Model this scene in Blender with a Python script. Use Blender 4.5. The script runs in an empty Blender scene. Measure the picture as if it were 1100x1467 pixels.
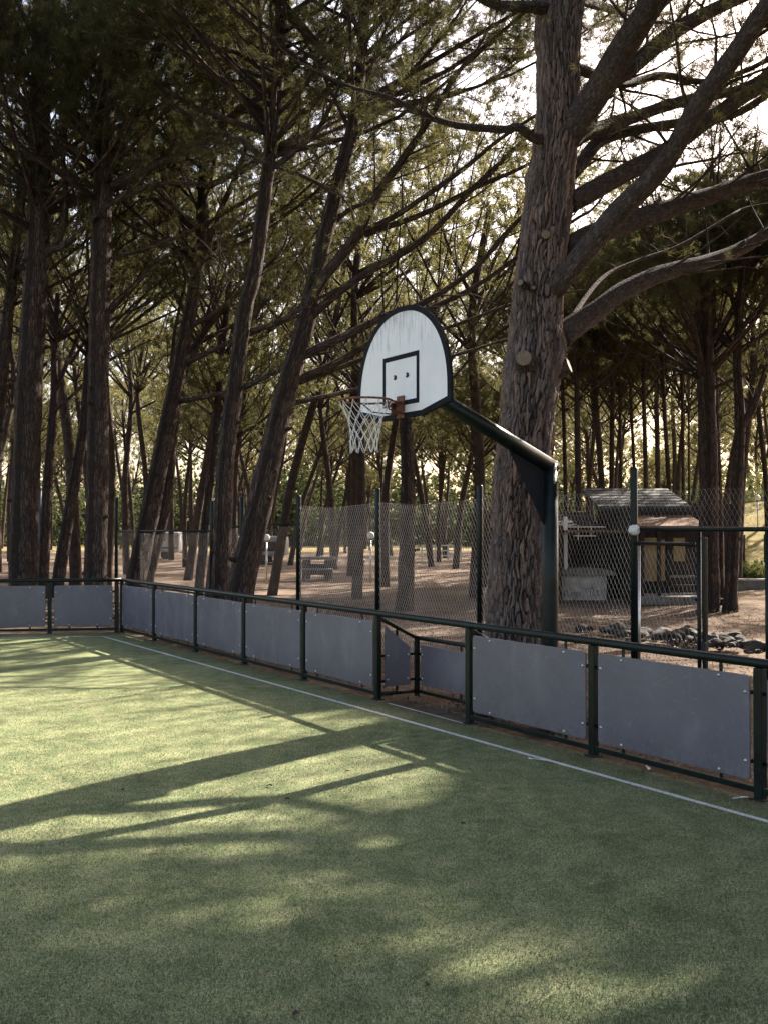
import bpy, bmesh, math, random
import numpy as np
from mathutils import Vector, Matrix

# ------------------------------------------------------------------ camera, sky, sun, exposure
S = bpy.context.scene
COL = S.collection
F = 1500.0; CX = 550.0; CY = 733.5; HOR = 756.0; EYE = 2.0
PITCH = math.atan((HOR - CY) / F)
cd = bpy.data.cameras.new('camera'); cam = bpy.data.objects.new('camera', cd); COL.objects.link(cam)
cd.sensor_fit = 'HORIZONTAL'; cd.sensor_width = 24.0; cd.lens = 24.0 * F / 1100.0
cd.clip_start = 0.05; cd.clip_end = 2000
cam.location = (0, 0, EYE); cam.rotation_euler = (math.radians(90) + PITCH, 0, 0)
S.camera = cam
SUNXY = (0.68, 0.733); ELEV = 34.5
TANE = math.tan(math.radians(ELEV))
w = bpy.data.worlds.new('World'); S.world = w; w.use_nodes = True
nt = w.node_tree; bg = nt.nodes['Background']
sky = nt.nodes.new('ShaderNodeTexSky'); sky.sky_type = 'NISHITA'; sky.sun_disc = False
sky.sun_elevation = math.radians(ELEV); sky.sun_rotation = math.atan2(SUNXY[0], SUNXY[1])
sky.dust_density = 3.0; sky.air_density = 1.0; sky.ozone_density = 1.0
wm = nt.nodes.new('ShaderNodeMix'); wm.data_type = 'RGBA'; wm.blend_type = 'MULTIPLY'; wm.inputs[0].default_value = 1.0
wm.inputs[7].default_value = (1.0, .865, .765, 1)     # hazy, slightly warm air
nt.links.new(sky.outputs[0], wm.inputs[6]); nt.links.new(wm.outputs[2], bg.inputs[0]); bg.inputs[1].default_value = 0.112
sl = bpy.data.lights.new('sun', 'SUN'); sl.energy = 5.0; sl.angle = math.radians(0.55); sl.color = (1.0, 0.90, 0.78)
so = bpy.data.objects.new('sun', sl); COL.objects.link(so); so.location = (20, 20, 30)
sv = Vector((SUNXY[0], SUNXY[1], TANE)).normalized()
so.rotation_euler = sv.to_track_quat('Z', 'Y').to_euler()
S.view_settings.view_transform = 'Standard'; S.view_settings.look = 'None'
S.view_settings.gamma = 1.0; S.view_settings.exposure = 2.05
S.render.engine = 'CYCLES'
S.cycles.max_bounces = 7; S.cycles.diffuse_bounces = 3; S.cycles.glossy_bounces = 2
S.cycles.transmission_bounces = 4; S.cycles.use_denoising = True

# ------------------------------------------------------------------ helpers
rng = np.random.default_rng(7); random.seed(7)
ct, st_ = math.cos(PITCH), math.sin(PITCH)
def at(px, py, Z):                       # the point of this photo direction that stands Z metres ahead
    dx = (px - CX) / F; dy = (CY - py) / F
    y = ct - dy * st_; z = st_ + dy * ct
    k = Z / y
    return np.array([dx * k, Z, EYE + z * k])
def G(px, py, z0=0.0):
    dx = (px - CX) / F; dy = (CY - py) / F
    y = ct - dy * st_; z = st_ + dy * ct
    k = (z0 - EYE) / z
    return np.array([dx * k, y * k, z0])
def to_px(p):
    p = np.asarray(p, float); x = p[..., 0]; y = p[..., 1]; z = p[..., 2] - EYE
    d = y * ct + z * st_; v = -y * st_ + z * ct
    return CX + F * x / d, CY - F * v / d

def tag(o, label=None, cat=None, group=None, kind=None):
    if label: o['label'] = label
    if cat: o['category'] = cat
    if group: o['group'] = group
    if kind: o['kind'] = kind
    return o
def empty(name, loc=(0, 0, 0), label=None, cat=None, group=None, rz=0):
    o = bpy.data.objects.new(name, None); COL.objects.link(o); o.location = tuple(loc)
    o.rotation_euler = (0, 0, rz); o.empty_display_size = .2
    return tag(o, label, cat, group)

class MB:
    """collects shapes, then links them as one mesh object"""
    def __init__(s): s.v = []; s.f = []; s.uv = []; s.mi = []; s.n = 0
    def add(s, v, f, uv=None, mi=0):
        v = np.asarray(v, float).reshape(-1, 3); f = [tuple(i + s.n for i in q) for q in f]
        s.v.append(v); s.f += f; s.n += len(v); s.mi += [mi] * len(f)
        s.uv.append(np.zeros((len(v), 2)) if uv is None else np.asarray(uv, float))
        return s
    def box(s, c, d, M=None, mi=0, bev=0):
        c = np.asarray(c, float); h = np.asarray(d, float) / 2
        if bev > 0:
            bm = bmesh.new(); bmesh.ops.create_cube(bm, size=1)
            for q in bm.verts: q.co = Vector((q.co.x * h[0] * 2, q.co.y * h[1] * 2, q.co.z * h[2] * 2))
            bmesh.ops.bevel(bm, geom=bm.edges[:], offset=bev, segments=2, affect='EDGES', profile=.5)
            bm.verts.index_update()
            v = np.array([q.co[:] for q in bm.verts]); f = [[q.index for q in k.verts] for k in bm.faces]; bm.free()
        else:
            v = np.array([[x, y, z] for x in (-1, 1) for y in (-1, 1) for z in (-1, 1)]) * h
            f = [(0, 1, 3, 2), (4, 6, 7, 5), (0, 4, 5, 1), (2, 3, 7, 6), (0, 2, 6, 4), (1, 5, 7, 3)]
        if M is not None: v = v @ np.asarray(M).T
        return s.add(v + c, f, None, mi)
    def tube(s, pts, r, sides=8, mi=0, caps=True, smooth=True, seed=0, lump=0.0):
        P = np.asarray(pts, float); n = len(P)
        r = np.full(n, r, float) if np.isscalar(r) else np.asarray(r, float)
        T = np.gradient(P, axis=0); T /= np.linalg.norm(T, axis=1)[:, None] + 1e-9
        a = np.array([0, 0, 1.]) if abs(T[0][2]) < .9 else np.array([1., 0, 0])
        A = np.zeros_like(P); A[0] = np.cross(a, T[0]); A[0] /= np.linalg.norm(A[0])
        for i in range(1, n):
            q = A[i - 1] - T[i] * (A[i - 1] @ T[i]); A[i] = q / (np.linalg.norm(q) + 1e-9)
        B = np.cross(T, A)
        th = np.arange(sides) / sides * 2 * math.pi
        L = np.concatenate([[0], np.cumsum(np.linalg.norm(np.diff(P, axis=0), axis=1))])
        rr = np.repeat(r[:, None], sides, 1)
        if lump:
            k = np.random.default_rng(seed)
            ph = k.random(4) * 6.28
            rr = rr * (1 + lump * (np.sin(3 * th[None] + L[:, None] * 2.1 + ph[0]) * .4 + np.sin(2 * th[None] - L[:, None] * 3.7 + ph[1]) * .35 + .4 * np.sin(L[:, None] * 7.3 + 5 * th[None] + ph[2])))
        V = P[:, None] + rr[..., None] * (np.cos(th)[None, :, None] * A[:, None] + np.sin(th)[None, :, None] * B[:, None])
        U = np.stack([np.repeat((th * r.max())[None], n, 0), np.repeat(L[:, None], sides, 1)], -1)
        f = []
        for i in range(n - 1):
            for j in range(sides):
                k = (j + 1) % sides
                f.append((i * sides + j, i * sides + k, (i + 1) * sides + k, (i + 1) * sides + j))
        if caps:
            f.append(tuple(range(sides - 1, -1, -1))); f.append(tuple((n - 1) * sides + j for j in range(sides)))
        return s.add(V.reshape(-1, 3), f, U.reshape(-1, 2), mi)
    def build(s, name, mats, parent=None, smooth=False, label=None, cat=None, group=None, kind=None):
        V = np.concatenate(s.v) if s.v else np.zeros((0, 3))
        if parent is not None and parent.get('_o') is not None: V = V - np.array(list(parent['_o']))
        me = bpy.data.meshes.new(name)
        lens = np.array([len(q) for q in s.f], np.int32)
        me.vertices.add(len(V)); me.vertices.foreach_set('co', V.ravel())
        idx = np.fromiter((i for q in s.f for i in q), np.int32)
        me.loops.add(len(idx)); me.loops.foreach_set('vertex_index', idx)
        me.polygons.add(len(lens)); me.polygons.foreach_set('loop_start', np.concatenate([[0], np.cumsum(lens)[:-1]]).astype(np.int32))
        me.polygons.foreach_set('loop_total', lens)
        me.polygons.foreach_set('material_index', np.array(s.mi, np.int32))
        me.polygons.foreach_set('use_smooth', np.full(len(lens), bool(smooth)))
        uvl = me.uv_layers.new(name='UVMap'); UV = np.concatenate(s.uv)
        uvl.data.foreach_set('uv', UV[idx].astype(np.float32).ravel())
        for m in (mats if isinstance(mats, (list, tuple)) else [mats]): me.materials.append(m)
        me.update(); me.validate()
        o = bpy.data.objects.new(name, me); COL.objects.link(o)
        if parent is not None: o.parent = parent
        return tag(o, label, cat, group, kind)
def root_at(name, loc, label, cat, group=None):
    """an Empty at the thing's base; parts are given in world coordinates and moved into its frame"""
    e = empty(name, loc, label, cat, group); e['_o'] = [float(q) for q in loc]; return e
def rotz(a): c, s = math.cos(a), math.sin(a); return np.array([[c, -s, 0], [s, c, 0], [0, 0, 1.]])
def frame(u, n):                          # columns: local x = u, local y = n, local z up
    return np.array([[u[0], n[0], 0], [u[1], n[1], 0], [0, 0, 1.]])
def catmull(P, m=6):
    P = np.asarray(P, float); Q = np.vstack([2 * P[0] - P[1], P, 2 * P[-1] - P[-2]]); out = []
    for i in range(1, len(Q) - 2):
        for t in np.arange(m) / m:
            a, b, c, d = Q[i - 1], Q[i], Q[i + 1], Q[i + 2]
            out.append(.5 * (2 * b + (c - a) * t + (2 * a - 5 * b + 4 * c - d) * t * t + (3 * b - a - 3 * c + d) * t ** 3))
    out.append(P[-1]); return np.array(out)

# ------------------------------------------------------------------ materials
def newmat(name):
    m = bpy.data.materials.new(name); m.use_nodes = True
    return m, m.node_tree, m.node_tree.nodes['Principled BSDF']
def ramp(nt, stops, src):
    r = nt.nodes.new('ShaderNodeValToRGB')
    e = r.color_ramp.elements
    while len(e) > 1: e.remove(e[0])
    for i, (p, c) in enumerate(stops):
        k = e[0] if i == 0 else e.new(p)
        k.position = p; k.color = (*c, 1) if len(c) == 3 else c
    nt.links.new(src, r.inputs[0]); return r.outputs[0]
def noise(nt, scale, detail=4, rough=.6, vec=None, sc3=None, dist=0):
    n = nt.nodes.new('ShaderNodeTexNoise'); n.inputs['Scale'].default_value = scale
    n.inputs['Detail'].default_value = detail; n.inputs['Roughness'].default_value = rough
    n.inputs['Distortion'].default_value = dist
    if vec is not None:
        if sc3:
            m = nt.nodes.new('ShaderNodeMapping'); m.inputs['Scale'].default_value = sc3
            nt.links.new(vec, m.inputs[0]); vec = m.outputs[0]
        nt.links.new(vec, n.inputs['Vector'])
    return n.outputs['Fac']
def coord(nt, k='Object'): return nt.nodes.new('ShaderNodeTexCoord').outputs[k]
def geopos(nt): return nt.nodes.new('ShaderNodeNewGeometry').outputs['Position']
def mixc(nt, fac, a, b, mode='MIX'):
    m = nt.nodes.new('ShaderNodeMix'); m.data_type = 'RGBA'; m.blend_type = mode
    for sock, val in ((m.inputs[0], fac), (m.inputs[6], a), (m.inputs[7], b)):
        if hasattr(val, 'node'): nt.links.new(val, sock)
        elif isinstance(val, (int, float)): sock.default_value = val
        else: sock.default_value = (*val, 1)
    return m.outputs[2]
def bump(nt, h, strength, dist, b):
    n = nt.nodes.new('ShaderNodeBump'); n.inputs['Strength'].default_value = strength
    n.inputs['Distance'].default_value = dist; nt.links.new(h, n.inputs['Height'])
    nt.links.new(n.outputs[0], b.inputs['Normal']); return n
def math_(nt, op, a, b=None, clamp=False):
    n = nt.nodes.new('ShaderNodeMath'); n.operation = op; n.use_clamp = clamp
    for i, v in enumerate((a, b)):
        if v is None: continue
        if hasattr(v, 'node'): nt.links.new(v, n.inputs[i])
        else: n.inputs[i].default_value = v
    return n.outputs[0]

def paint(name, col, rough=.45, metal=0, var=.15, scale=6, bs=.1, spec=.5):
    m, nt, b = newmat(name)
    c = noise(nt, scale, 5, .65, geopos(nt))
    lo = tuple(q * (1 - var * 1.5) for q in col); hi = tuple(min(1, q * (1 + var)) for q in col)
    nt.links.new(ramp(nt, [(.3, lo), (.7, hi)], c), b.inputs['Base Color'])
    b.inputs['Roughness'].default_value = rough; b.inputs['Metallic'].default_value = metal
    b.inputs['Specular IOR Level'].default_value = spec
    bump(nt, noise(nt, scale * 8, 3, .6, geopos(nt)), bs, .003, b)
    return m
M = {}
M['green'] = paint('green_painted_steel', (.0040, .0105, .0100), .36, 0, .45, 9, .35, .25)
M['wood_dark'] = paint('dark_stained_wood', (.020, .014, .011), .8, 0, .4, 5, .6)
M['plaster'] = paint('weathered_plaster', (.44, .41, .385), .9, 0, .3, 4, .8)
M['ochre'] = paint('ochre_board', (.30, .21, .10), .75, 0, .2, 5, .3)
M['concrete'] = paint('grey_concrete', (.17, .155, .14), .9, 0, .3, 5, .7)
M['white'] = paint('white_paint', (.75, .74, .72), .5, 0, .06, 5, .1)
M['slate'] = paint('slate_roof', (.065, .062, .062), .85, 0, .35, 8, .7)
M['rust'] = paint('rusty_orange_steel', (.19, .085, .055), .75, 0, .5, 40, .6, .2)
M['cord'] = paint('white_net_cord', (.72, .70, .68), .8, 0, .12, 30, .3)
M['black'] = paint('black_rubber', (.012, .012, .014), .6, 0, .3, 20, .2)
M['steel'] = paint('zinc_steel', (.55, .55, .56), .32, .9, .15, 30, .1)
M['wire'] = paint('galvanised_wire', (.54, .48, .42), .38, .8, .25, 3, 0)
M['navy'] = paint('navy_edge_paint', (.008, .009, .013), .75, 0, .3, 12, .2, .15)
M['cut'] = paint('cut_pine_wood', (.17, .125, .085), .85, 0, .35, 60, .4)
M['rock'] = paint('brown_grey_rock', (.042, .034, .028), .9, 0, .6, 9, 1.0)
M['globe'] = paint('milk_glass_globe', (.8, .76, .72), .25, 0, .04, 3, 0)
M['caravan'] = paint('pale_caravan_skin', (.28, .27, .255), .5, 0, .1, 3, .1)
M['glassd'] = paint('dark_window', (.02, .022, .025), .12, 0, .2, 3, 0)
M['carpaint'] = paint('grey_car_paint', (.10, .10, .105), .3, .3, .1, 3, 0)
M['carpaint2'] = paint('dark_car_paint', (.03, .035, .04), .3, .3, .1, 3, 0)
M['litter_roof'] = paint('roof_under_pine_litter', (.17, .095, .055), .95, 0, .5, 14, 1.0)

# artificial turf
def turf():
    m, nt, b = newmat('artificial_turf'); p = geopos(nt)
    big = noise(nt, .55, 5, .62, p); mid = noise(nt, 4.5, 6, .72, p); fine = noise(nt, 62, 5, .85, p)
    fib = noise(nt, 190, 3, .85, p)
    base = ramp(nt, [(.30, (.090, .121, .053)), (.52, (.147, .179, .086)), (.72, (.216, .232, .124))], big)
    sand = ramp(nt, [(.42, (0, 0, 0)), (.66, (1, 1, 1))], mid)
    c = mixc(nt, math_(nt, 'MULTIPLY', sand, .7), base, (.31, .305, .175))
    sp = ramp(nt, [(.36, (.30, .32, .26)), (.50, (1, 1, 1)), (.63, (1.9, 1.85, 1.65))], fine)
    c = mixc(nt, 1.0, c, sp, 'MULTIPLY')
    sp2 = ramp(nt, [(.36, (.35, .38, .30)), (.50, (1, 1, 1)), (.64, (1.7, 1.65, 1.5))], fib)
    c = mixc(nt, .8, c, sp2, 'MULTIPLY')
    deb = ramp(nt, [(.70, (0, 0, 0)), (.75, (1, 1, 1))], noise(nt, 17, 5, .85, p))
    c = mixc(nt, math_(nt, 'MULTIPLY', deb, .6), c, (.055, .040, .025))
    fl = ramp(nt, [(.60, (0, 0, 0)), (.66, (1, 1, 1))], noise(nt, 38, 5, .9, p))
    c = mixc(nt, math_(nt, 'MULTIPLY', fl, .55), c, (.040, .052, .028))
    at_ = nt.nodes.new('ShaderNodeAttribute'); at_.attribute_name = 'dirt'
    dn = math_(nt, 'MULTIPLY', at_.outputs['Fac'], ramp(nt, [(.36, (0, 0, 0)), (.60, (1, 1, 1))], noise(nt, 9, 6, .75, p)))
    c = mixc(nt, dn, c, (.058, .046, .034))
    nt.links.new(c, b.inputs['Base Color']); b.inputs['Roughness'].default_value = .9
    b.inputs['Specular IOR Level'].default_value = .15
    h = math_(nt, 'ADD', fine, math_(nt, 'MULTIPLY', fib, .7))
    bump(nt, h, .5, .006, b); return m
M['turf'] = turf()
def linemat():
    m, nt, b = newmat('worn_white_line'); p = geopos(nt)
    c = ramp(nt, [(.28, (.22, .24, .17)), (.40, (.62, .61, .58)), (.7, (.80, .79, .76))], noise(nt, 60, 4, .75, p))
    c = mixc(nt, ramp(nt, [(.5, (0, 0, 0)), (.75, (.45, .45, .45))], noise(nt, 3.3, 4, .7, p)), c, (.33, .35, .27))
    nt.links.new(c, b.inputs['Base Color']); b.inputs['Roughness'].default_value = .85
    bump(nt, noise(nt, 130, 3, .7, p), .7, .006, b); return m
M['line'] = linemat()
def dirt():
    m, nt, b = newmat('pine_litter_soil'); p = geopos(nt)
    a = noise(nt, .35, 6, .65, p); f = noise(nt, 13, 7, .8, p); g = noise(nt, 70, 3, .7, p)
    c = ramp(nt, [(.32, (.110, .076, .054)), (.5, (.190, .138, .102)), (.68, (.30, .232, .178))], a)
    c = mixc(nt, 1, c, ramp(nt, [(.32, (.42, .40, .38)), (.55, (1, 1, 1)), (.75, (1.45, 1.4, 1.35))], f), 'MULTIPLY')
    c = mixc(nt, .7, c, ramp(nt, [(.3, (.5, .5, .5)), (.5, (1, 1, 1)), (.7, (1.5, 1.5, 1.5))], g), 'MULTIPLY')
    at_ = nt.nodes.new('ShaderNodeAttribute'); at_.attribute_name = 'grass'
    gr = ramp(nt, [(.35, (.13, .12, .045)), (.65, (.34, .27, .10))], noise(nt, 1.3, 6, .75, p))
    c = mixc(nt, at_.outputs['Fac'], c, gr)
    nt.links.new(c, b.inputs['Base Color']); b.inputs['Roughness'].default_value = .95
    b.inputs['Specular IOR Level'].default_value = .1
    bump(nt, math_(nt, 'ADD', f, math_(nt, 'MULTIPLY', g, .3)), 1.0, .06, b); return m
M['dirt'] = dirt()
def panelmat():
    m, nt, b = newmat('grey_plastic_panel'); p = geopos(nt)
    c = ramp(nt, [(.3, (.104, .099, .124)), (.7, (.138, .131, .160))], noise(nt, 1.6, 5, .6, p))
    sm = ramp(nt, [(.54, (0, 0, 0)), (.70, (1, 1, 1))], noise(nt, 3.2, 3, .5, p, (1, 1, .5), .6))
    c = mixc(nt, math_(nt, 'MULTIPLY', sm, .40), c, (.20, .20, .235))
    dr = ramp(nt, [(.62, (0, 0, 0)), (.8, (1, 1, 1))], noise(nt, 30, 4, .75, p, (1, 1, .25)))
    c = mixc(nt, math_(nt, 'MULTIPLY', dr, .15), c, (.06, .058, .065))
    sc_ = ramp(nt, [(.655, (0, 0, 0)), (.68, (1, 1, 1))], noise(nt, 11, 2, .5, p, (1, 1, 2.2), 2.5))
    c = mixc(nt, math_(nt, 'MULTIPLY', sc_, .35), c, (.26, .25, .27))
    sz = nt.nodes.new('ShaderNodeSeparateXYZ'); nt.links.new(p, sz.inputs[0])
    mr = nt.nodes.new('ShaderNodeMapRange'); mr.inputs[1].default_value = .42; mr.inputs[2].default_value = .12; nt.links.new(sz.outputs[2], mr.inputs[0])
    spl = math_(nt, 'MULTIPLY', mr.outputs[0], ramp(nt, [(.42, (0, 0, 0)), (.62, (1, 1, 1))], noise(nt, 22, 5, .8, p)))
    c = mixc(nt, math_(nt, 'MULTIPLY', spl, .55), c, (.085, .065, .048))
    nt.links.new(c, b.inputs['Base Color'])
    nt.links.new(ramp(nt, [(.35, (.30,) * 3), (.7, (.55,) * 3)], noise(nt, 7, 4, .6, p)), b.inputs['Roughness'])
    bump(nt, noise(nt, 25, 3, .6, p, (1, 1, .3)), .12, .004, b); return m
M['panel'] = panelmat()
def boardmat():
    m, nt, b = newmat('white_backboard_paint'); o = coord(nt)
    sep = nt.nodes.new('ShaderNodeSeparateXYZ'); nt.links.new(o, sep.inputs[0])
    st = noise(nt, 26, 5, .75, o, (1, 1, .10), .3)
    hgt = nt.nodes.new('ShaderNodeMapRange'); hgt.inputs[1].default_value = .45; hgt.inputs[2].default_value = .98
    nt.links.new(sep.outputs[2], hgt.inputs[0])
    k = math_(nt, 'ADD', st, math_(nt, 'MULTIPLY', hgt.outputs[0], .20))
    msk = ramp(nt, [(.62, (0, 0, 0)), (.80, (1, 1, 1))], k)
    c = ramp(nt, [(.35, (.70, .69, .71)), (.7, (.78, .77, .78))], noise(nt, 3, 5, .6, o))
    c = mixc(nt, math_(nt, 'MULTIPLY', msk, .65), c, (.19, .15, .145))
    nt.links.new(c, b.inputs['Base Color']); b.inputs['Roughness'].default_value = .4
    return m
M['board'] = boardmat()
def barkmat(name, cols, us=9, vs=2.6, bs=1.0, bd=.03):
    m, nt, b = newmat(name); uv = nt.nodes.new('ShaderNodeUVMap').outputs[0]
    mp = nt.nodes.new('ShaderNodeMapping'); mp.inputs['Scale'].default_value = (us, vs, 1); nt.links.new(uv, mp.inputs[0])
    dv = nt.nodes.new('ShaderNodeTexNoise'); dv.inputs['Scale'].default_value = 2.0; dv.inputs['Detail'].default_value = 3
    nt.links.new(mp.outputs[0], dv.inputs['Vector'])
    ad = nt.nodes.new('ShaderNodeMix'); ad.data_type = 'RGBA'; ad.blend_type = 'ADD'; ad.inputs[0].default_value = .55
    nt.links.new(mp.outputs[0], ad.inputs[6]); nt.links.new(dv.outputs['Color'], ad.inputs[7])
    vo = nt.nodes.new('ShaderNodeTexVoronoi'); vo.feature = 'DISTANCE_TO_EDGE'; vo.inputs['Scale'].default_value = 1.6
    vc = nt.nodes.new('ShaderNodeTexVoronoi'); vc.inputs['Scale'].default_value = 1.6
    nt.links.new(ad.outputs[2], vo.inputs['Vector']); nt.links.new(ad.outputs[2], vc.inputs['Vector'])
    fn = noise(nt, 26, 5, .7, geopos(nt), (1, 1, .5))
    cell = nt.nodes.new('ShaderNodeSeparateColor'); nt.links.new(vc.outputs['Color'], cell.inputs[0])
    c = ramp(nt, [(0, cols[0]), (.5, cols[1]), (1, cols[2])], cell.outputs[0])
    c = mixc(nt, 1, c, ramp(nt, [(.3, (.55, .55, .55)), (.7, (1.4, 1.4, 1.4))], fn), 'MULTIPLY')
    ed = ramp(nt, [(0.0, (1, 1, 1)), (.12, (0, 0, 0))], vo.outputs['Distance'])
    c = mixc(nt, math_(nt, 'MULTIPLY', ed, .75), c, (.028, .020, .016))
    nt.links.new(c, b.inputs['Base Color']); b.inputs['Roughness'].default_value = .93
    b.inputs['Specular IOR Level'].default_value = .15
    h = math_(nt, 'ADD', ramp(nt, [(0, (0, 0, 0)), (.22, (1, 1, 1))], vo.outputs['Distance']), math_(nt, 'MULTIPLY', fn, .5))
    bump(nt, h, bs, bd, b); return m
M['bark'] = barkmat('pine_bark', [(.046, .036, .033), (.074, .056, .050), (.115, .078, .060)])
M['limbbark'] = barkmat('scaly_limb_bark', [(.050, .041, .039), (.076, .060, .056), (.105, .082, .075)], 22, 9, .8, .012)
M['farbark'] = paint('distant_pine_bark', (.055, .040, .033), .95, 0, .35, 5, .8, .1)
M['twig'] = paint('pine_twig_bark', (.055, .042, .035), .95, 0, .3, 5, .2, .1)
def heromat():
    m, nt, b = newmat('plated_pine_bark')
    a = nt.nodes.new('ShaderNodeAttribute'); a.attribute_name = 'cell'
    e = nt.nodes.new('ShaderNodeAttribute'); e.attribute_name = 'plate'
    p = geopos(nt); fn = noise(nt, 34, 6, .75, p, (1, 1, .4))
    c = ramp(nt, [(0, (.062, .050, .047)), (.35, (.115, .090, .084)), (.6, (.165, .130, .120)), (.8, (.155, .112, .096)), (1, (.215, .140, .108))], a.outputs['Fac'])
    c = mixc(nt, 1, c, ramp(nt, [(.28, (.42, .42, .42)), (.5, (.95, .95, .95)), (.72, (1.6, 1.55, 1.5))], fn), 'MULTIPLY')
    c = mixc(nt, ramp(nt, [(.10, (1, 1, 1)), (.60, (0, 0, 0))], e.outputs['Fac']), c, (.026, .019, .016))
    li = ramp(nt, [(.60, (0, 0, 0)), (.72, (1, 1, 1))], noise(nt, 8, 6, .8, p))
    c = mixc(nt, math_(nt, 'MULTIPLY', li, .5), c, (.26, .25, .25))
    nt.links.new(c, b.inputs['Base Color']); b.inputs['Roughness'].default_value = .95
    b.inputs['Specular IOR Level'].default_value = .15
    bump(nt, fn, .8, .012, b); return m
M['hero'] = heromat()
def needlemat(name, a, c2, tr, tfac=.45):
    m, nt, b = newmat(name); nt.nodes.remove(b)
    out = [n for n in nt.nodes if n.type == 'OUTPUT_MATERIAL'][0]
    p = geopos(nt); oi = nt.nodes.new('ShaderNodeObjectInfo')
    n = math_(nt, 'ADD', noise(nt, .9, 4, .6, p), math_(nt, 'MULTIPLY', math_(nt, 'SUBTRACT', oi.outputs['Random'], .5), .22))
    c = ramp(nt, [(.34, a), (.66, c2)], n)
    c = mixc(nt, ramp(nt, [(.66, (0, 0, 0)), (.74, (.7, .7, .7))], noise(nt, 3.1, 3, .6, p)), c, (.13, .075, .03))
    d = nt.nodes.new('ShaderNodeBsdfDiffuse'); t = nt.nodes.new('ShaderNodeBsdfTranslucent')
    nt.links.new(c, d.inputs[0]); nt.links.new(mixc(nt, .5, c, tr), t.inputs[0])
    g = nt.nodes.new('ShaderNodeBsdfGlossy'); g.inputs['Roughness'].default_value = .5; g.inputs[0].default_value = (.35, .35, .3, 1)
    mx = nt.nodes.new('ShaderNodeMixShader'); mx.inputs[0].default_value = tfac
    nt.links.new(d.outputs[0], mx.inputs[1]); nt.links.new(t.outputs[0], mx.inputs[2])
    m2 = nt.nodes.new('ShaderNodeMixShader'); m2.inputs[0].default_value = .06
    nt.links.new(mx.outputs[0], m2.inputs[1]); nt.links.new(g.outputs[0], m2.inputs[2])
    nt.links.new(m2.outputs[0], out.inputs[0]); return m
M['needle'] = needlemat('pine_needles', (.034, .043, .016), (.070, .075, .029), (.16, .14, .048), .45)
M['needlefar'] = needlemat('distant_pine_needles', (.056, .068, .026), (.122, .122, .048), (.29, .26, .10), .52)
M['bush'] = needlemat('bush_leaves', (.06, .085, .03), (.12, .14, .05), (.2, .2, .08), .4)
M['edgeleaf'] = needlemat('wood_edge_leaves', (.028, .044, .018), (.060, .078, .032), (.13, .14, .05), .4)
M['litter'] = paint('dry_needles', (.12, .082, .052), .9, 0, .4, 30, 0)
M['leafdry'] = paint('pale_dry_leaves', (.24, .185, .13), .85, 0, .35, 20, 0)
M['scrap'] = paint('white_scrap', (.7, .7, .7), .7, 0, .05, 20, 0)

# ------------------------------------------------------------------ ground
corner = G(175, 906)
SIDE = [175, 222, 282, 351, 436, 541, 672, 849, 1087]
def base_y(px): return 906.5 + .2625 * (px - 175)
E = G(1087, base_y(1087))
U = (E - corner)[:2]; U = U / np.linalg.norm(U)          # along the long barrier, towards the viewer
N = np.array([-U[1], U[0]]); N = N if N[0] > 0 else -N    # outward, away from the court
def s_of(px, off=0.0):                                   # where a photo column meets the line `off` behind the barrier
    dx = (px - CX) / F; A = corner[:2] + N * off
    # (A.x + s U.x) = dx (A.y + s U.y)   (camera pitch is under one degree)
    return (dx * A[1] - A[0]) / (U[0] - dx * U[1])
def SP(s, off=0.0, z=0.0):
    q = corner[:2] + U * s + N * off; return np.array([q[0], q[1], z])
W = G(0, 909) - corner; W = W[:2] / np.linalg.norm(W[:2])      # along the far barrier, to the left
def sstep(a, b, x): t = np.clip((x - a) / (b - a), 0, 1); return t * t * (3 - 2 * t)
def hill(x, y):
    h = 3.6 * np.exp(-(((x - 22.5) / 9.5) ** 2 + ((y - 56) / 17) ** 2))
    h = h + .22 * np.exp(-(((x + 8) / 1.6) ** 2 + ((y - 27) / 1.5) ** 2))
    return h
def terrain():
    xs = np.unique(np.concatenate([np.linspace(-45, 45, 181), np.linspace(-600, -45, 22), np.linspace(45, 600, 22)]))
    ys = np.unique(np.concatenate([np.linspace(-12, 95, 215), np.linspace(-150, -12, 12), np.linspace(95, 900, 26)]))
    X, Y = np.meshgrid(xs, ys, indexing='ij')
    r = np.random.default_rng(3); Z = np.zeros_like(X)
    for k in range(14):
        a = r.random() * 6.28; fq = .25 * 1.35 ** k; Z += .05 / 1.28 ** k * np.sin((X * math.cos(a) + Y * math.sin(a)) * fq + r.random() * 6)
    rel = np.stack([X - corner[0], Y - corner[1]], -1)
    d1 = rel @ N; Wn = np.array([-W[1], W[0]]); Wn = Wn if Wn[1] > 0 else -Wn
    d2 = rel @ Wn
    out = np.maximum(d1, d2)                              # >0 outside the court
    Z = np.where(out > 0, -.03 + Z * sstep(.5, 4, out) + hill(X, Y), -.03 + 0 * X)
    far = sstep(90, 200, np.hypot(X, Y)); Z = Z * (1 - far) + (-.03) * far
    nx, ny = X.shape; v = np.stack([X, Y, Z], -1).reshape(-1, 3)
    f = [(i * ny + j, (i + 1) * ny + j, (i + 1) * ny + j + 1, i * ny + j + 1) for i in range(nx - 1) for j in range(ny - 1)]
    mb = MB(); mb.add(v, f); o = mb.build('ground', M['dirt'], smooth=True, kind='structure')
    g = np.clip(hill(X, Y) / .5, 0, 1) * (X > 6) ; g = np.maximum(g, sstep(75, 110, Y))
    a = o.data.attributes.new('grass', 'FLOAT', 'POINT'); a.data.foreach_set('value', g.astype(np.float32).ravel())
terrain()
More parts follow.
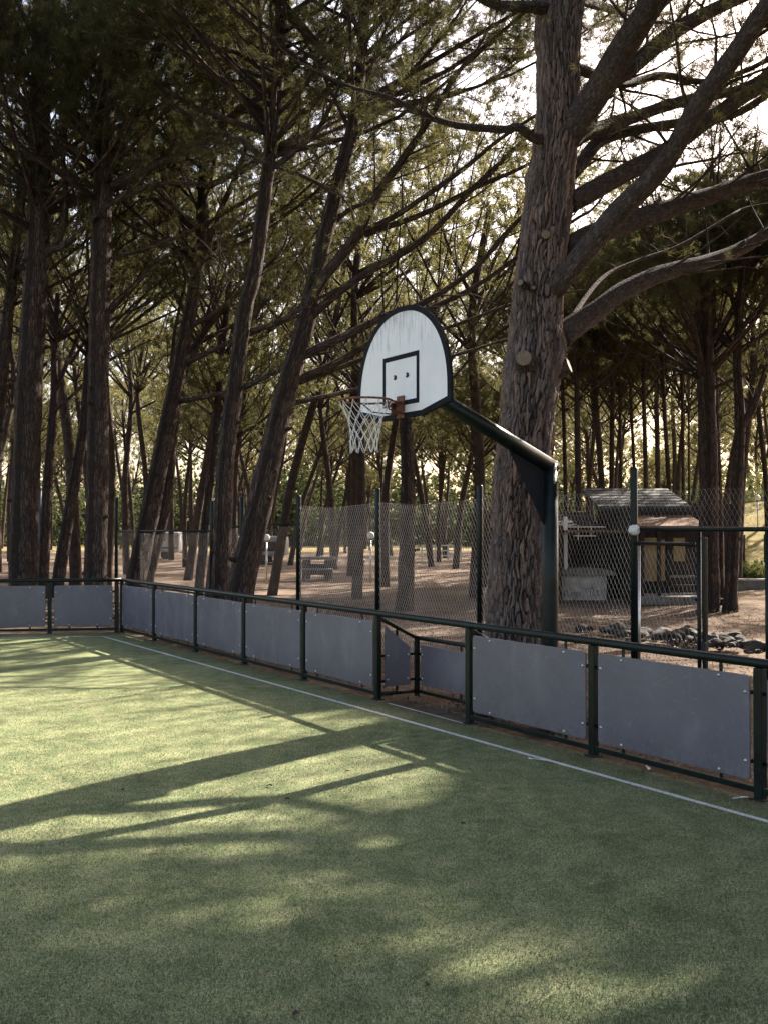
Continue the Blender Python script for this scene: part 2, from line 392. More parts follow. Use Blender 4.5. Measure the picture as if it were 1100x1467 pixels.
def court():
    # court sheet: bounded by the two barriers, running far to the left and behind the viewer
    S0, S1 = -.0, 46.0; T1 = 26.0
    n, m = 150, 90
    s = np.concatenate([np.linspace(0, 22, 120), np.linspace(22.5, S1, 30)]); t = np.concatenate([np.linspace(0, 1.2, 30), np.linspace(1.3, T1, 60)])
    Pt = []
    dr = []
    for a in s:
        for b in t:
            q = corner[:2] + U * a + W * b
            Pt.append((q[0], q[1], 0.0)); 
            dd = b * abs(W @ N)
            dr.append(max(math.exp(-(dd / .24) ** 2), .9 * math.exp(-((a * .9) / .25) ** 2)))
    f = [(i * m + j, (i + 1) * m + j, (i + 1) * m + j + 1, i * m + j + 1) for i in range(len(s) - 1) for j in range(len(t) - 1)]
    mb = MB(); mb.add(np.array(Pt), f); o = mb.build('court_surface', M['turf'], kind='structure')
    at_ = o.data.attributes.new('dirt', 'FLOAT', 'POINT'); at_.data.foreach_set('value', np.array(dr, np.float32))
court()
def fibres():
    # short synthetic blades standing in the near part of the court
    r = np.random.default_rng(41); n = 520000
    y = 3.6 + 9.5 * r.random(n) ** 1.7; x = (r.random(n) * 2 - 1) * (.40 * y + .4)
    rel = np.stack([x - corner[0], y - corner[1]], 1); k = (rel @ N) < -.05; A0 = G(147, 912)[:2]; B0 = G(1100, 1178)[:2]; ld = (B0 - A0) / np.linalg.norm(B0 - A0); dl = abs((x - A0[0]) * ld[1] - (y - A0[1]) * ld[0]); k &= (dl > .028) | (r.random(n) < .12); x = x[k]; y = y[k]; n = len(x)
    cl = .5 + .5 * np.sin(x * 3.1 + 1.3 * np.sin(y * 2.3)) * np.sin(y * 2.7 + 1.1 * np.sin(x * 4.1)); 
    a = r.random(n) * 6.28; h = .005 + .010 * r.random(n); ln = .004 + .014 * r.random(n); wd = .0011 + .0009 * r.random(n)
    P = np.stack([x, y, np.full(n, .0005)], 1); q = np.stack([-np.sin(a), np.cos(a), 0 * a], 1) * wd[:, None]
    T_ = P + np.stack([np.cos(a) * ln, np.sin(a) * ln, h], 1)
    V = np.stack([P - q, P + q, T_], 1).reshape(-1, 3)
    me = bpy.data.meshes.new('turf_fibres'); me.vertices.add(3 * n); me.vertices.foreach_set('co', V.ravel())
    me.loops.add(3 * n); me.loops.foreach_set('vertex_index', np.arange(3 * n, dtype=np.int32))
    me.polygons.add(n); me.polygons.foreach_set('loop_start', np.arange(n, dtype=np.int32) * 3); me.polygons.foreach_set('loop_total', np.full(n, 3, np.int32))
    u = r.random(n); mi = np.where(u < .40, 0, np.where(u < .78 - .15 * cl, 1, 2)).astype(np.int32); me.polygons.foreach_set('material_index', mi)
    for nm, c in (('turf_blade_dark', (.068, .100, .040)), ('turf_blade_green', (.145, .190, .082)), ('turf_blade_straw', (.36, .35, .215))): me.materials.append(paint(nm, c, .7, 0, .25, 2.2, 0, .2))
    me.update(); o = bpy.data.objects.new('turf_fibres', me); COL.objects.link(o)
    tag(o, 'short green and straw coloured turf fibres covering the court', 'turf', None, 'stuff')
fibres()
def strip(name, a, b, wd, z=.004, seg=40):
    a = np.asarray(a[:2], float); b = np.asarray(b[:2], float); d = b - a; L = np.linalg.norm(d); d /= L; n = np.array([-d[1], d[0]])
    r = np.random.default_rng(11); v = []
    for i in range(seg * 4 + 1):
        q = a + d * L * i / (seg * 4); j = wd / 2 * (1 + .10 * (r.random(2) - .5))
        v += [(*(q + n * j[0]), z), (*(q - n * j[1]), z)]
    f = [(2 * i, 2 * i + 1, 2 * i + 3, 2 * i + 2) for i in range(seg * 4)]
    MB().add(v, f).build(name, M['line'], kind='structure')
la = G(147, 912); lb = G(1100, 1178); ldir = (lb - la) / np.linalg.norm(lb - la)
strip('white_court_line', la, lb + ldir * 12, .055)
lc = la[:2] + ldir[:2] * .03
strip('white_end_line', np.array([la[0] - .03, la[1]]), np.array([*(la[:2] + W * 18)]), .05)
strip('thin_pale_strip', G(556, 1008), G(664, 1037), .03, .004, 8)  # narrow pale strip laid on the turf across the recess bay

# ------------------------------------------------------------------ barriers
FR = frame(U, N)
def rpanel(s0, s1, z0, z1, off, th=.02, rad=.03, frm=None, base=None, ztop2=None):
    """rounded rectangular sheet in the plane of a barrier"""
    pts = []
    zt0, zt1 = z1, (z1 if ztop2 is None else ztop2)
    cs = [(s1, zt1, 0), (s0, zt0, 90), (s0, z0, 180), (s1, z0, 270)]
    for (x, z, a0) in cs:
        cx = x - rad if a0 in (0, 270) else x + rad; cz = z - rad if a0 in (0, 90) else z + rad
        for k in range(5):
            a = math.radians(a0 + k * 22.5); pts.append((cx + rad * math.cos(a), cz + rad * math.sin(a)))
    n = len(pts); v = []
    for o in (off - th / 2, off + th / 2):
        for (x, z) in pts: v.append(base(x, o, z))
    f = [tuple(range(n)), tuple(range(2 * n - 1, n - 1, -1))] + [(i, i + n, (i + 1) % n + n, (i + 1) % n) for i in range(n)]
    return np.array(v), f
BOLT = None
def bolts(parent, pl, base, off, nrm):
    global BOLT
    for (x, z) in pl:
        if BOLT is None:
            mb = MB(); v = []; f = []
            for ring, (r, h) in enumerate([(.014, 0), (.0135, .004), (.009, .008), (.003, .0095)]):
                for k in range(10): a = k * .6283; v.append((r * math.cos(a), -h, r * math.sin(a)))
            for q in range(3):
                for k in range(10): f.append((q * 10 + k, q * 10 + (k + 1) % 10, q * 10 + 10 + (k + 1) % 10, q * 10 + 10 + k))
            f.append(tuple(range(30, 40)))
            mb.add(v, f); o = mb.build('bolt', M['steel'], smooth=True); BOLT = o.data
        else:
            o = bpy.data.objects.new('bolt', BOLT); COL.objects.link(o)
        p = base(x, off, z); o.parent = parent
        o.location = Vector(p) - Vector(list(parent['_w']))
        o.rotation_euler = (0, 0, math.atan2(nrm[1], nrm[0]) - math.pi / 2)
def barrier(name, label, base, d, nrm, posts, zr=1.003, skip=(), endrail=None):
    b0 = base(posts[0], 0, 0); root = root_at(name, b0, label, 'barrier')
    fr = frame(d, nrm)
    r0, r1 = (posts[0], posts[-1]) if endrail is None else endrail
    n = max(8, int((r1 - r0) / .5))
    MB().tube([base(r0 + (r1 - r0) * i / n, 0, zr) for i in range(n + 1)], .036, 16).build('top_rail', M['green'], root, smooth=True)
    for k, s in enumerate(posts):
        if k == 0 and endrail is not None and False: continue
        p = base(s, 0, 0)
        mb = MB(); mb.box(p + np.array([0, 0, (zr - .035) / 2]), (.075, .062, zr - .035), fr, bev=.006)
        mb.box(p + np.array([0, 0, .006]), (.13, .10, .010), fr)
        mb.build('post', M['green'], root)
    for k in range(len(posts) - 1):
        a, b = posts[k], posts[k + 1]
        if k in skip: continue
        mid = (a + b) / 2
        MB().box(base(mid, .0, .072), (b - a - .08, .05, .045), fr, bev=.004).build('bottom_rail', M['green'], root)
        p0, p1 = a + .078, b - .078
        v, f = rpanel(p0, p1, .132, .905, -.012, base=base)
        e = MB(); e.add(v, f); o = e.build('panel', M['panel'], root)
        mdw = o.modifiers.new('b', 'BEVEL'); mdw.width = .003; mdw.segments = 1
        o['_w'] = [float(q) for q in b0]
        q = [(p0 + .035, .78), (p0 + .035, .27), (p1 - .035, .78), (p1 - .035, .27), (p0 + .28, .875), (p1 - .28, .875), (p0 + .28, .16), (p1 - .28, .16)]
        bolts(o, q, base, -.022, nrm)
        for (x, z, dx, dz) in [((a + .0375 + p0 + .03) / 2, .78, p0 + .03 - a - .0375, .03), ((a + .0375 + p0 + .03) / 2, .27, p0 + .03 - a - .0375, .03),
                               ((b - .0375 + p1 - .03) / 2, .78, b - .0375 - p1 + .03, .03), ((b - .0375 + p1 - .03) / 2, .27, b - .0375 - p1 + .03, .03),
                               (p0 + .28, .93, .03, .10), (p1 - .28, .93, .03, .10), (p0 + .28, .125, .03, .06), (p1 - .28, .125, .03, .06)]:
            MB().box(base(x, .004, z), (dx, .008, dz), fr).build('bracket', M['green'], root)
    return root
side_posts = [s_of(px) for px in SIDE] + [s_of(1087) + 1.85, s_of(1087) + 3.7]
B1 = barrier('court_barrier', 'long dark green barrier with grey panels running from the corner past the basketball hoop', SP, U, N, side_posts, skip=(5,), endrail=(-.02, side_posts[-1]))
def FP(s, off, z):
    Wn = np.array([-W[1], W[0]]); Wn = Wn if Wn[1] > 0 else -Wn
    q = corner[:2] + W * s + Wn * off; return np.array([q[0], q[1], z])
Wn = np.array([-W[1], W[0]]); Wn = Wn if Wn[1] > 0 else -Wn
fp = [.10, 1.33, 3.2, 5.05, 6.9]
B2 = barrier('end_barrier', 'short dark green barrier with grey panels at the far end left of the corner', FP, W, Wn, fp[0:], endrail=(.02, 6.9))
# recessed low section between the post at column 541 and the one at 672
def recess():
    s0, s1 = side_posts[5], side_posts[6]
    A = SP(s0); B = SP(s1); P1 = G(597, 997)
    off = (P1 - corner)[:2] @ N; sP = (P1 - corner)[:2] @ U
    sQ = s1 - (sP - s0)
    zt = .69
    def seg(pa, pb, za, zb, wd=.05, hh=.04, name='low_rail'):
        pa = pa + np.array([0, 0, za]); pb = pb + np.array([0, 0, zb])
        MB().tube([pa, (pa + pb) / 2, pb], wd / 2, 8).build(name, M['green'], B1, smooth=True)
    P1 = SP(sP, off); Q1 = SP(sQ, off)
    seg(A, P1, .96, zt); seg(P1, Q1, zt, zt); seg(Q1, B, zt, .96)
    for a, b in ((A, P1), (P1, Q1), (Q1, B)): seg(a, b, .06, .06, .045, .04, 'bottom_rail')
    for p in (P1, Q1):
        MB().box(p + np.array([0, 0, zt / 2]), (.05, .05, zt), FR, bev=.005).build('low_post', M['green'], B1)
    for (a, b, z1, z2) in ((A, P1, .84, .60), (P1, Q1, .61, .61), (Q1, B, .60, .84)):
        d = (b - a)[:2]; L = np.linalg.norm(d); d = d / L; nn = np.array([-d[1], d[0]]); nn = nn if nn @ N > 0 else -nn
        def bs(x, o, z, a=a, d=d, nn=nn): q = a[:2] + d * x + nn * o; return np.array([q[0], q[1], z])
        g = .10
        v, f = rpanel(g, L - g, .14, z1 if True else 0, 0.0, .018, .02, base=bs, ztop2=z2)
        o = MB().add(v, f).build('low_panel', M['panel'], B1); o['_w'] = list(B1['_o'])
        bolts(o, [(g + .03, .22), (L - g - .03, .22), (g + .03, .5), (L - g - .03, .5)], bs, -.012, nn)
        fr = frame(d, nn)
        for (x, z, dx, dz) in [(.06, .5, .10, .03), (.06, .2, .10, .03), (L - .06, .5, .10, .03), (L - .06, .2, .10, .03), (L / 2, .10, .03, .09), (L / 2, (z1 + z2) / 2 + .04, .03, .10)]:
            MB().box(bs(x, .014, z), (dx, .008, dz), fr).build('bracket', M['green'], B1)
recess()

# ------------------------------------------------------------------ basketball hoop
def hoop():
    f_ = F; Zb = 9.40
    BC = np.array([.155, 9.40, 2.985])                   # middle of the board's lower edge (front face)
    P = np.array([BC[0] + N[0] * 1.75, BC[1] + N[1] * 1.75, 0])
    root = root_at('basketball_hoop', P, 'green cantilever basketball goal with round topped white backboard and net', 'basketball hoop')
    ez = 2.60
    # post and arm, mitred
    MB().tube([P + [0, 0, -.02], P + [0, 0, .4], P + [0, 0, 1.4], P + [0, 0, ez + .035]], .080, 24).build('pole', M['green'], root, smooth=True)
    a0 = P + np.array([-N[0] * -.055, N[1] * .055, ez - .015]); a1 = np.array([BC[0] + N[0] * .12, BC[1] + N[1] * .12, 3.32])
    MB().tube([a0, a0 * .6 + a1 * .4, a1], [.078, .075, .072], 24).build('arm', M['green'], root, smooth=True)
    d = (a1 - a0); d /= np.linalg.norm(d)
    # gusset plate in the corner
    e = -N
    g = [P + [e[0] * .05, e[1] * .05, ez - .62], P + [e[0] * .07, e[1] * .07, ez - .02], P + np.array([e[0] * .52, e[1] * .52, ez + .165])]
    v = []
    for k in (-.008, .008):
        for q in g: v.append(q + np.array([U[0] * k, U[1] * k, 0]))
    MB().add(v, [(0, 1, 2), (5, 4, 3), (0, 3, 4, 1), (1, 4, 5, 2), (2, 5, 3, 0)]).build('gusset', M['navy'], root)
    MB().box(P + [0, 0, .012], (.34, .34, .02), FR, bev=.004).build('base_plate', M['green'], root)
    # back frame carrying the board
    fb = MB()
    for sx in (-.28, .28):
        fb.box(np.array([BC[0], BC[1], 3.30]) + np.array([U[0] * sx + N[0] * .055, U[1] * sx + N[1] * .055, 0]), (.05, .05, .62), FR)
    for z in (3.10, 3.32, 3.5):
        fb.box(np.array([BC[0] + N[0] * .055, BC[1] + N[1] * .055, z]), (.51, .046, .05), FR)
    fb.box(np.array([BC[0] + N[0] * .10, BC[1] + N[1] * .10, 3.32]), (.24, .04, .26), FR)
    fb.build('mounting_frame', M['green'], root)
    # backboard: local x along U, y along N, z up; origin at lower middle
    bo = empty('backboard', BC - P); bo.parent = root
    hw, H, arch0 = .755, 1.005, .20
    def outline(k=0.0):
        pts = [(-.33, 0 + k), (.33, 0 + k), (hw - k, .085 + k * .9)]
        for i in range(0, 41):
            a = math.pi * i / 40; x = (hw - k) * math.copysign(abs(math.cos(a)) ** .92, math.cos(a)); z = arch0 + (H - arch0 - k) * math.sin(a) ** .92
            pts.append((x, z))
        pts.append((-(hw - k), .085 + k * .9)); return pts
    def loc2w(x, y, z): return np.array([U[0] * x + N[0] * y, U[1] * x + N[1] * y, z])
    O = outline(.004); n = len(O)
    def mesh_obj(name, mb, mat, parent, smooth=False):
        o = mb.build(name, mat, None, smooth); o.parent = parent; return o
    # board sheet in local coordinates so the streaks can follow the board's own height
    def sheet(pts, y0, y1):
        k = len(pts); v = [(x, y0, z) for x, z in pts] + [(x, y1, z) for x, z in pts]
        return v, [tuple(range(k)), tuple(range(2 * k - 1, k - 1, -1))] + [(i, i + k, (i + 1) % k + k, (i + 1) % k) for i in range(k)]
    bo.rotation_euler = (0, 0, math.atan2(U[1], U[0]))
    v, f = sheet(O, 0, .022)
    mesh_obj('board_sheet', MB().add(v, f), M['board'], bo)
    Oo = outline(-.004); Oi = outline(.045); k = len(Oo); v = []
    for pts, y in ((Oo, -.004), (Oi, -.004), (Oo, .026), (Oi, 0.002)):
        v += [(x, y, z) for x, z in pts]
    f = []
    for i in range(k):
        j = (i + 1) % k
        f += [(i, j, k + j, k + i), (i, 2 * k + i, 2 * k + j, j), (k + i, k + j, 3 * k + j, 3 * k + i)]
    mesh_obj('border_band', MB().add(v, f), M['navy'], bo)
    # target square
    def ringbox(x0, x1, z0, z1, t, y):
        v = []; q = [(x0, z0), (x1, z0), (x1, z1), (x0, z1)]; qi = [(x0 + t, z0 + t), (x1 - t, z0 + t), (x1 - t, z1 - t), (x0 + t, z1 - t)]
        for yy in (y, .001):
            v += [(x, yy, z) for x, z in q] + [(x, yy, z) for x, z in qi]
        f = []
        for i in range(4):
            j = (i + 1) % 4; f += [(i, j, 4 + j, 4 + i), (i, 8 + i, 8 + j, j), (4 + i, 4 + j, 12 + j, 12 + i)]
        return v, f
    v, f = ringbox(-.305, .285, .115, .575, .042, -.003)
    mesh_obj('target_square', MB().add(v, f), M['navy'], bo)
    for x in (-.10, .10):
        mb = MB(); mb.tube([(x, .0, .378), (x, -.010, .378)], .022, 12)
        c = mesh_obj('bolt_washer', mb, M['black'], bo)
        mb = MB(); mb.tube([(x, -.0095, .378), (x, -.019, .378)], .010, 6); mesh_obj('bolt_head', mb, M['steel'], bo)
    # rim
    ro = empty('rim', BC - P); ro.parent = root; ro.rotation_euler = bo.rotation_euler
    zr = .135; cy = -.375; R = .232
    th = np.linspace(0, 2 * math.pi, 49)
    mb = MB()
    for i in range(48):
        pass
    ring = np.stack([R * np.cos(th), cy + R * np.sin(th), np.full(49, zr)], 1)
    mesh_obj('ring', MB().tube(ring, .0095, 8, caps=False), M['rust'], ro, True)
    mb = MB()
    mb.box((0, -.008, .10), (.115, .012, .20), bev=.002); mb.box((0, -.055, zr - .004), (.13, .09, .010)); 
    for sx in (-.045, .045): mb.box((sx, -.045, .085), (.008, .07, .10))
    mesh_obj('rim_bracket', mb, M['rust'], ro)
    mb = MB()
    for sx in (-1, 1):
        mb.tube([(sx * .055, -.01, zr), (sx * .12, cy + R * .80, zr)], .008, 6)
        mb.tube([(sx * .05, -.01, .035), (sx * .14, -.22, .055), (sx * .20, cy + .10, zr - .012)], .007, 6)
    mesh_obj('rim_strut', mb, M['rust'], ro, True)
    # net
    no = MB(); K = 12; rows = 6; drop = .41; rad = [.226, .185, .155, .135, .125, .122, .125]
    r2 = np.random.default_rng(5)
    node = {}
    for q in range(rows + 1):
        for k in range(K):
            a = 2 * math.pi * (k + (.5 if q % 2 else 0)) / K
            zz = zr - .012 - drop * (q / rows) ** .9 + (r2.random() - .5) * .012 * (q > 0)
            rr = rad[q] * (1 + (r2.random() - .5) * .10 * (q > 0))
            node[q, k] = np.array([rr * math.cos(a) + .006 * q * (r2.random() - .2), cy + rr * math.sin(a) - .004 * q, zz])
    def cord(a, b, sag=.008, r=.0032):
        m = (a + b) / 2 + np.array([0, 0, -sag]) + (r2.random(3) - .5) * .006
        no.tube(catmull([a, m, b], 3), r, 5, caps=False)
    for q in range(rows - 1):
        for k in range(K):
            a = node[q, k]
            if q % 2 == 0: nb = (node[q + 1, k], node[q + 1, (k - 1) % K])
            else: nb = (node[q + 1, k], node[q + 1, (k + 1) % K])
            for b in nb: cord(a, b)
    for k in range(K):                                    # hanging end loops
        a = node[rows - 1, k]; b = node[rows - 1, (k + 1) % K]; m = (a + b) / 2; m = m * 1.0; m[2] = zr - .012 - drop - .02 - r2.random() * .03
        no.tube(catmull([a, a * .55 + m * .45 + [0, 0, -.012], m, b * .55 + m * .45 + [0, 0, -.012], b], 4), .0032, 5, caps=False)
        no.tube([a + [0, 0, .004], a - [0, 0, .014]], .007, 5)
    for k in range(K):
        t = node[0, k]; no.tube([t + [0, 0, .022], t + [0, 0, .0]], .0055, 5)
    nn = mesh_obj('net', no, M['cord'], ro, True)
    return P
POLE = hoop()

# ------------------------------------------------------------------ chain link fence
FO = 1.95
def mesh_bay(parent, base, s0, s1, z0, z1, seed, pitch=.060, bulge=.06, r=.0022):
    """woven wires: both families of diagonals, each a thin round rod following the sagging sheet"""
    rr = np.random.default_rng(seed); ph = rr.random(3) * 6
    Ln = s1 - s0; H = z1 - z0; sl = 1.9                 # sl: rise over run of the diamonds
    def disp(s, z):
        a = np.sin(math.pi * np.clip((s - s0) / Ln, 0, 1))
        o = bulge * a * np.sin(z * 2.3 + ph[0]) + .022 * a * np.sin(s * 3.1 + ph[1] + z * 1.7)
        dz = -.045 * a * sstep(z0, z1, z) + .018 * a * np.sin(s * 4 + ph[2]); ds = .035 * a * np.sin(z * 3.1 + s + ph[2])
        return o, dz, ds
    V = []; Fc = []; nb = 0
    th = np.arange(4) / 4 * 2 * math.pi
    for fam in (1, -1):
        c = -H / sl if fam == 1 else 0.0
        x = s0 + (-H / sl if fam == 1 else 0)
        end = s1 + (0 if fam == 1 else H / sl)
        while x < end:
            # wire: s = x + (z - z0)/sl*fam
            t0 = 0.0; t1 = H
            if fam == 1: t0 = max(0, (s0 - x) * sl); t1 = min(H, (s1 - x) * sl)
            else: t0 = max(0, (x - s1) * sl); t1 = min(H, (x - s0) * sl)
            if t1 - t0 > .03:
                n = max(2, int((t1 - t0) / .16)); t = np.linspace(t0, t1, n + 1)
                s = x + fam * t / sl; z = z0 + t; o, dz, ds = disp(s, z)
                o = o + .002 * fam
                P = np.array([base(a + e, FO_off + b, c2 + d2) for a, b, c2, d2, e in zip(s, o, z, dz, ds)])
                T = np.gradient(P, axis=0); T /= np.linalg.norm(T, axis=1)[:, None]
                A = np.cross(T, [N[0], N[1], 0]); A /= np.linalg.norm(A, axis=1)[:, None]; Bq = np.cross(T, A)
                rw = r * (1.0 if fam == -1 else .7); q = P[:, None] + rw * (np.cos(th)[None, :, None] * A[:, None] + np.sin(th)[None, :, None] * Bq[:, None])  # one family drawn thinner, imitating wires that catch less sun
                V.append(q.reshape(-1, 3))
                for i in range(n):
                    for j in range(4):
                        k = (j + 1) % 4; Fc.append((nb + i * 4 + j, nb + i * 4 + k, nb + (i + 1) * 4 + k, nb + (i + 1) * 4 + j))
                nb += (n + 1) * 4
            x += pitch
    mb = MB(); mb.add(np.concatenate(V), Fc); return mb.build('wire_mesh', M['wire'], parent, smooth=True)
FO_off = 0.0
def FS(s, off, z): return SP(s, FO + off, z)
def fs_of(px): return s_of(px, FO)
def fence():
    root = root_at('chain_link_fence', FS(fs_of(541), 0, 0), 'tall chain link fence on dark green posts behind the long barrier and the large pine', 'fence')
    cols = [(167, 2.76), (304, 2.55), (347, 2.6), (428, 2.56), (541, 2.6), (687, 2.56), (908, 2.66)]
    for px, h in cols:
        p = FS(fs_of(px), 0, 0); r = .042 if px > 500 else .045
        mb = MB(); mb.tube([p + [0, 0, -.05], p + [0, 0, h - .02], p + [0, 0, h]], [r, r, r * .8], 12)
        mb.build('fence_post', M['green'], root, smooth=True)
    S_ = [fs_of(c[0]) for c in cols]
    for (a, b, z) in ((0, 1, 1.93), (1, 2, 2.02), (2, 3, 2.06), (0, 1, .62), (1, 2, .55)):
        MB().tube([FS(S_[a], 0, z - (.02 if a == 0 else 0)), FS((S_[a] + S_[b]) / 2, .01, z), FS(S_[b], 0, z)], .022, 8).build('rail', M['green'], root, smooth=True)
    tops = [1.9, 2.0, 2.03, 2.38, 2.38, 2.43]
    for k in range(6):
        mesh_bay(root, FS, S_[k], S_[k + 1], .06, tops[k], 30 + k, bulge=.06 if k > 2 else .02, r=.0023 if k > 2 else .0008)
    # tension wires
    for k in range(3, 6):
        MB().tube(catmull([FS(S_[k], 0, tops[k]), FS((S_[k] + S_[k + 1]) / 2, .02, tops[k] - .05), FS(S_[k + 1], 0, tops[k])], 6), .002, 4).build('tension_wire', M['wire'], root)
    # gate bay to the right
    s0 = S_[-1]; s1 = fs_of(1001)
    g = root_at('gate_section', FS(s0, 0, 0), 'green pipe framed gate section with open gateway right of the tall fence post', 'gate')
    zt = 1.985; zt2 = 1.83
    MB().tube([FS(s0, 0, zt), FS((s0 + s1) / 2, 0, zt), FS(s1, 0, zt), FS(s1 + 3.4, 0, zt)], .024, 10).build('top_bar', M['green'], g, smooth=True)
    MB().tube([FS(s0 + .04, -.03, zt2), FS(s1 - .03, -.03, zt2)], .02, 8).build('gate_rail', M['green'], g, smooth=True)
    MB().tube([FS(s1, 0, -.05), FS(s1, 0, zt - .03)], .021, 10).build('gate_post', M['green'], g, smooth=True)
    MB().box(FS(fs_of(1011), -.02, .95), (.042, .045, 1.9), FR, bev=.006).build('gate_post', M['green'], g)
    MB().tube([FS(s0 + .10, -.03, .05), FS(s0 + .10, -.03, 1.8)], .014, 8).build('gate_stile', M['steel'], g, smooth=True)
    MB().tube([FS(fs_of(1100), 0, -.05), FS(fs_of(1100), 0, 1.96)], .03, 10).build('gate_post', M['green'], g, smooth=True)
    MB().box(FS(fs_of(1014), -.06, .78), (.06, .05, .14), FR, bev=.005).build('lock_box', M['black'], g)
    mesh_bay(g, FS, s0 + .08, s1 - .03, .06, 1.8, 50, bulge=.02, r=.0013)
    mesh_bay(g, FS, s0 + .05, s1 + 2.6, 2.0, 2.42, 51, bulge=.02, r=.0010)
    # white cloth tied to the post
    r = np.random.default_rng(2); mb = MB(); c = FS(s0 + .06, -.06, 1.97); v = []; fc = []
    for i in range(7):
        for j in range(10):
            a = j * .6283; b = -1.2 + i * .4; q = .055 * math.cos(b) * (1 + .25 * r.random())
            v.append(c + np.array([q * math.cos(a), q * math.sin(a), .05 * math.sin(b) * (1 + .3 * r.random()) + .01 * r.random()]))
    for i in range(6):
        for j in range(10): fc.append((i * 10 + j, i * 10 + (j + 1) % 10, (i + 1) * 10 + (j + 1) % 10, (i + 1) * 10 + j))
    fc += [tuple(range(9, -1, -1)), tuple(range(60, 70))]
    mb.add(v, fc).build('knotted_cloth', M['scrap'], None, True, 'crumpled white cloth knotted round the tall fence post beside the gate', 'cloth')
    # lone post beyond the end barrier
    p = G(57, 858); q = MB(); q.tube([[p[0], p[1], -.1], [p[0], p[1], 3.05]], .05, 10)
    q.build('steel_post', paint('blue_green_steel', (.03, .055, .065), .5), None, True, 'slim blue green steel post beside the thick trunk at far left', 'post')
fence()

# ------------------------------------------------------------------ pines
LIT = [(-60, 914), (110, 912), (300, 980), (430, 1020), (520, 1015), (640, 1062), (690, 1100), (640, 1150), (480, 1180), (330, 1215), (120, 1235), (-60, 1250)]
def inpoly(x, y, poly):
    c = np.zeros(np.shape(x), bool); j = len(poly) - 1
    for i in range(len(poly)):
        xi, yi = poly[i]; xj, yj = poly[j]
        c ^= ((yi > y) != (yj > y)) & (x < (xj - xi) * (y - yi) / (yj - yi + 1e-9) + xi); j = i
    return c
SPOTS = [(650, 1345, 80, 22, .04), (800, 1400, 130, 30, .04), (705, 1375, 70, 20, .05), (890, 1435, 80, 26, .05), (130, 1340, 80, 18, .1), (400, 1430, 100, 20, .2), (620, 1285, 80, 20, .05), (480, 1262, 110, 20, .12), (560, 1205, 100, 18, .05), (-150, 1000, 200, 120, .1), (820, 1350, 60, 14, .1),
         (330, 1205, 230, 26, .10), (180, 1275, 200, 40, .35), (460, 1300, 160, 40, .35), (700, 1320, 260, 40, .45), (350, 1340, 260, 40, .5), (760, 1420, 330, 60, .5)]
def shade_keep(C, rr, p_lit=.06):
    """thin the needle clusters that stand between the sun and the sunlit patches of the court"""
    h = C[:, 2] / TANE; gx = C[:, 0] - SUNXY[0] * h; gy = C[:, 1] - SUNXY[1] * h
    ok = gy > 3.2
    px, py = to_px(np.stack([gx, np.maximum(gy, 3.2), np.zeros_like(gx)], -1))
    lit = ok & inpoly(px, py, LIT)
    keep = np.ones(len(C), bool); u = rr.random(len(C))
    keep &= ~(lit & (u > p_lit))
    for (a, b, c, d, p_spot) in SPOTS:
        m = ok & (((px - a) / c) ** 2 + ((py - b) / d) ** 2 < 1)
        keep &= ~(m & (u > p_spot))
    return keep
def needles(C, D, K, ln, wd, rr, spread=.75):
    n = len(C); d = D[:, None] * (1 - spread * .5) + rr.normal(size=(n, K, 3)) * spread * .62
    d /= np.linalg.norm(d, axis=2)[..., None] + 1e-9
    b = C[:, None] + d * .012 + rr.normal(size=(n, K, 3)) * ln * .12
    L = ln * (.7 + .6 * rr.random((n, K, 1)))
    s = np.cross(d, rr.normal(size=(n, K, 3))); s /= np.linalg.norm(s, axis=2)[..., None] + 1e-9
    s *= wd / 2
    V = np.stack([b - s, b + s, b + d * L], 2).reshape(-1, 3)
    return V
def shades_lit(p):
    h = p[2] / TANE; gy = p[1] - SUNXY[1] * h
    if gy < 3.2: return False
    px, py = to_px(np.array([p[0] - SUNXY[0] * h, gy, 0.]))
    return bool(inpoly(px, py, LIT)) or any(q < .2 and ((px - a) / c) ** 2 + ((py - b) / d) ** 2 < 1 for a, b, c, d, q in SPOTS)
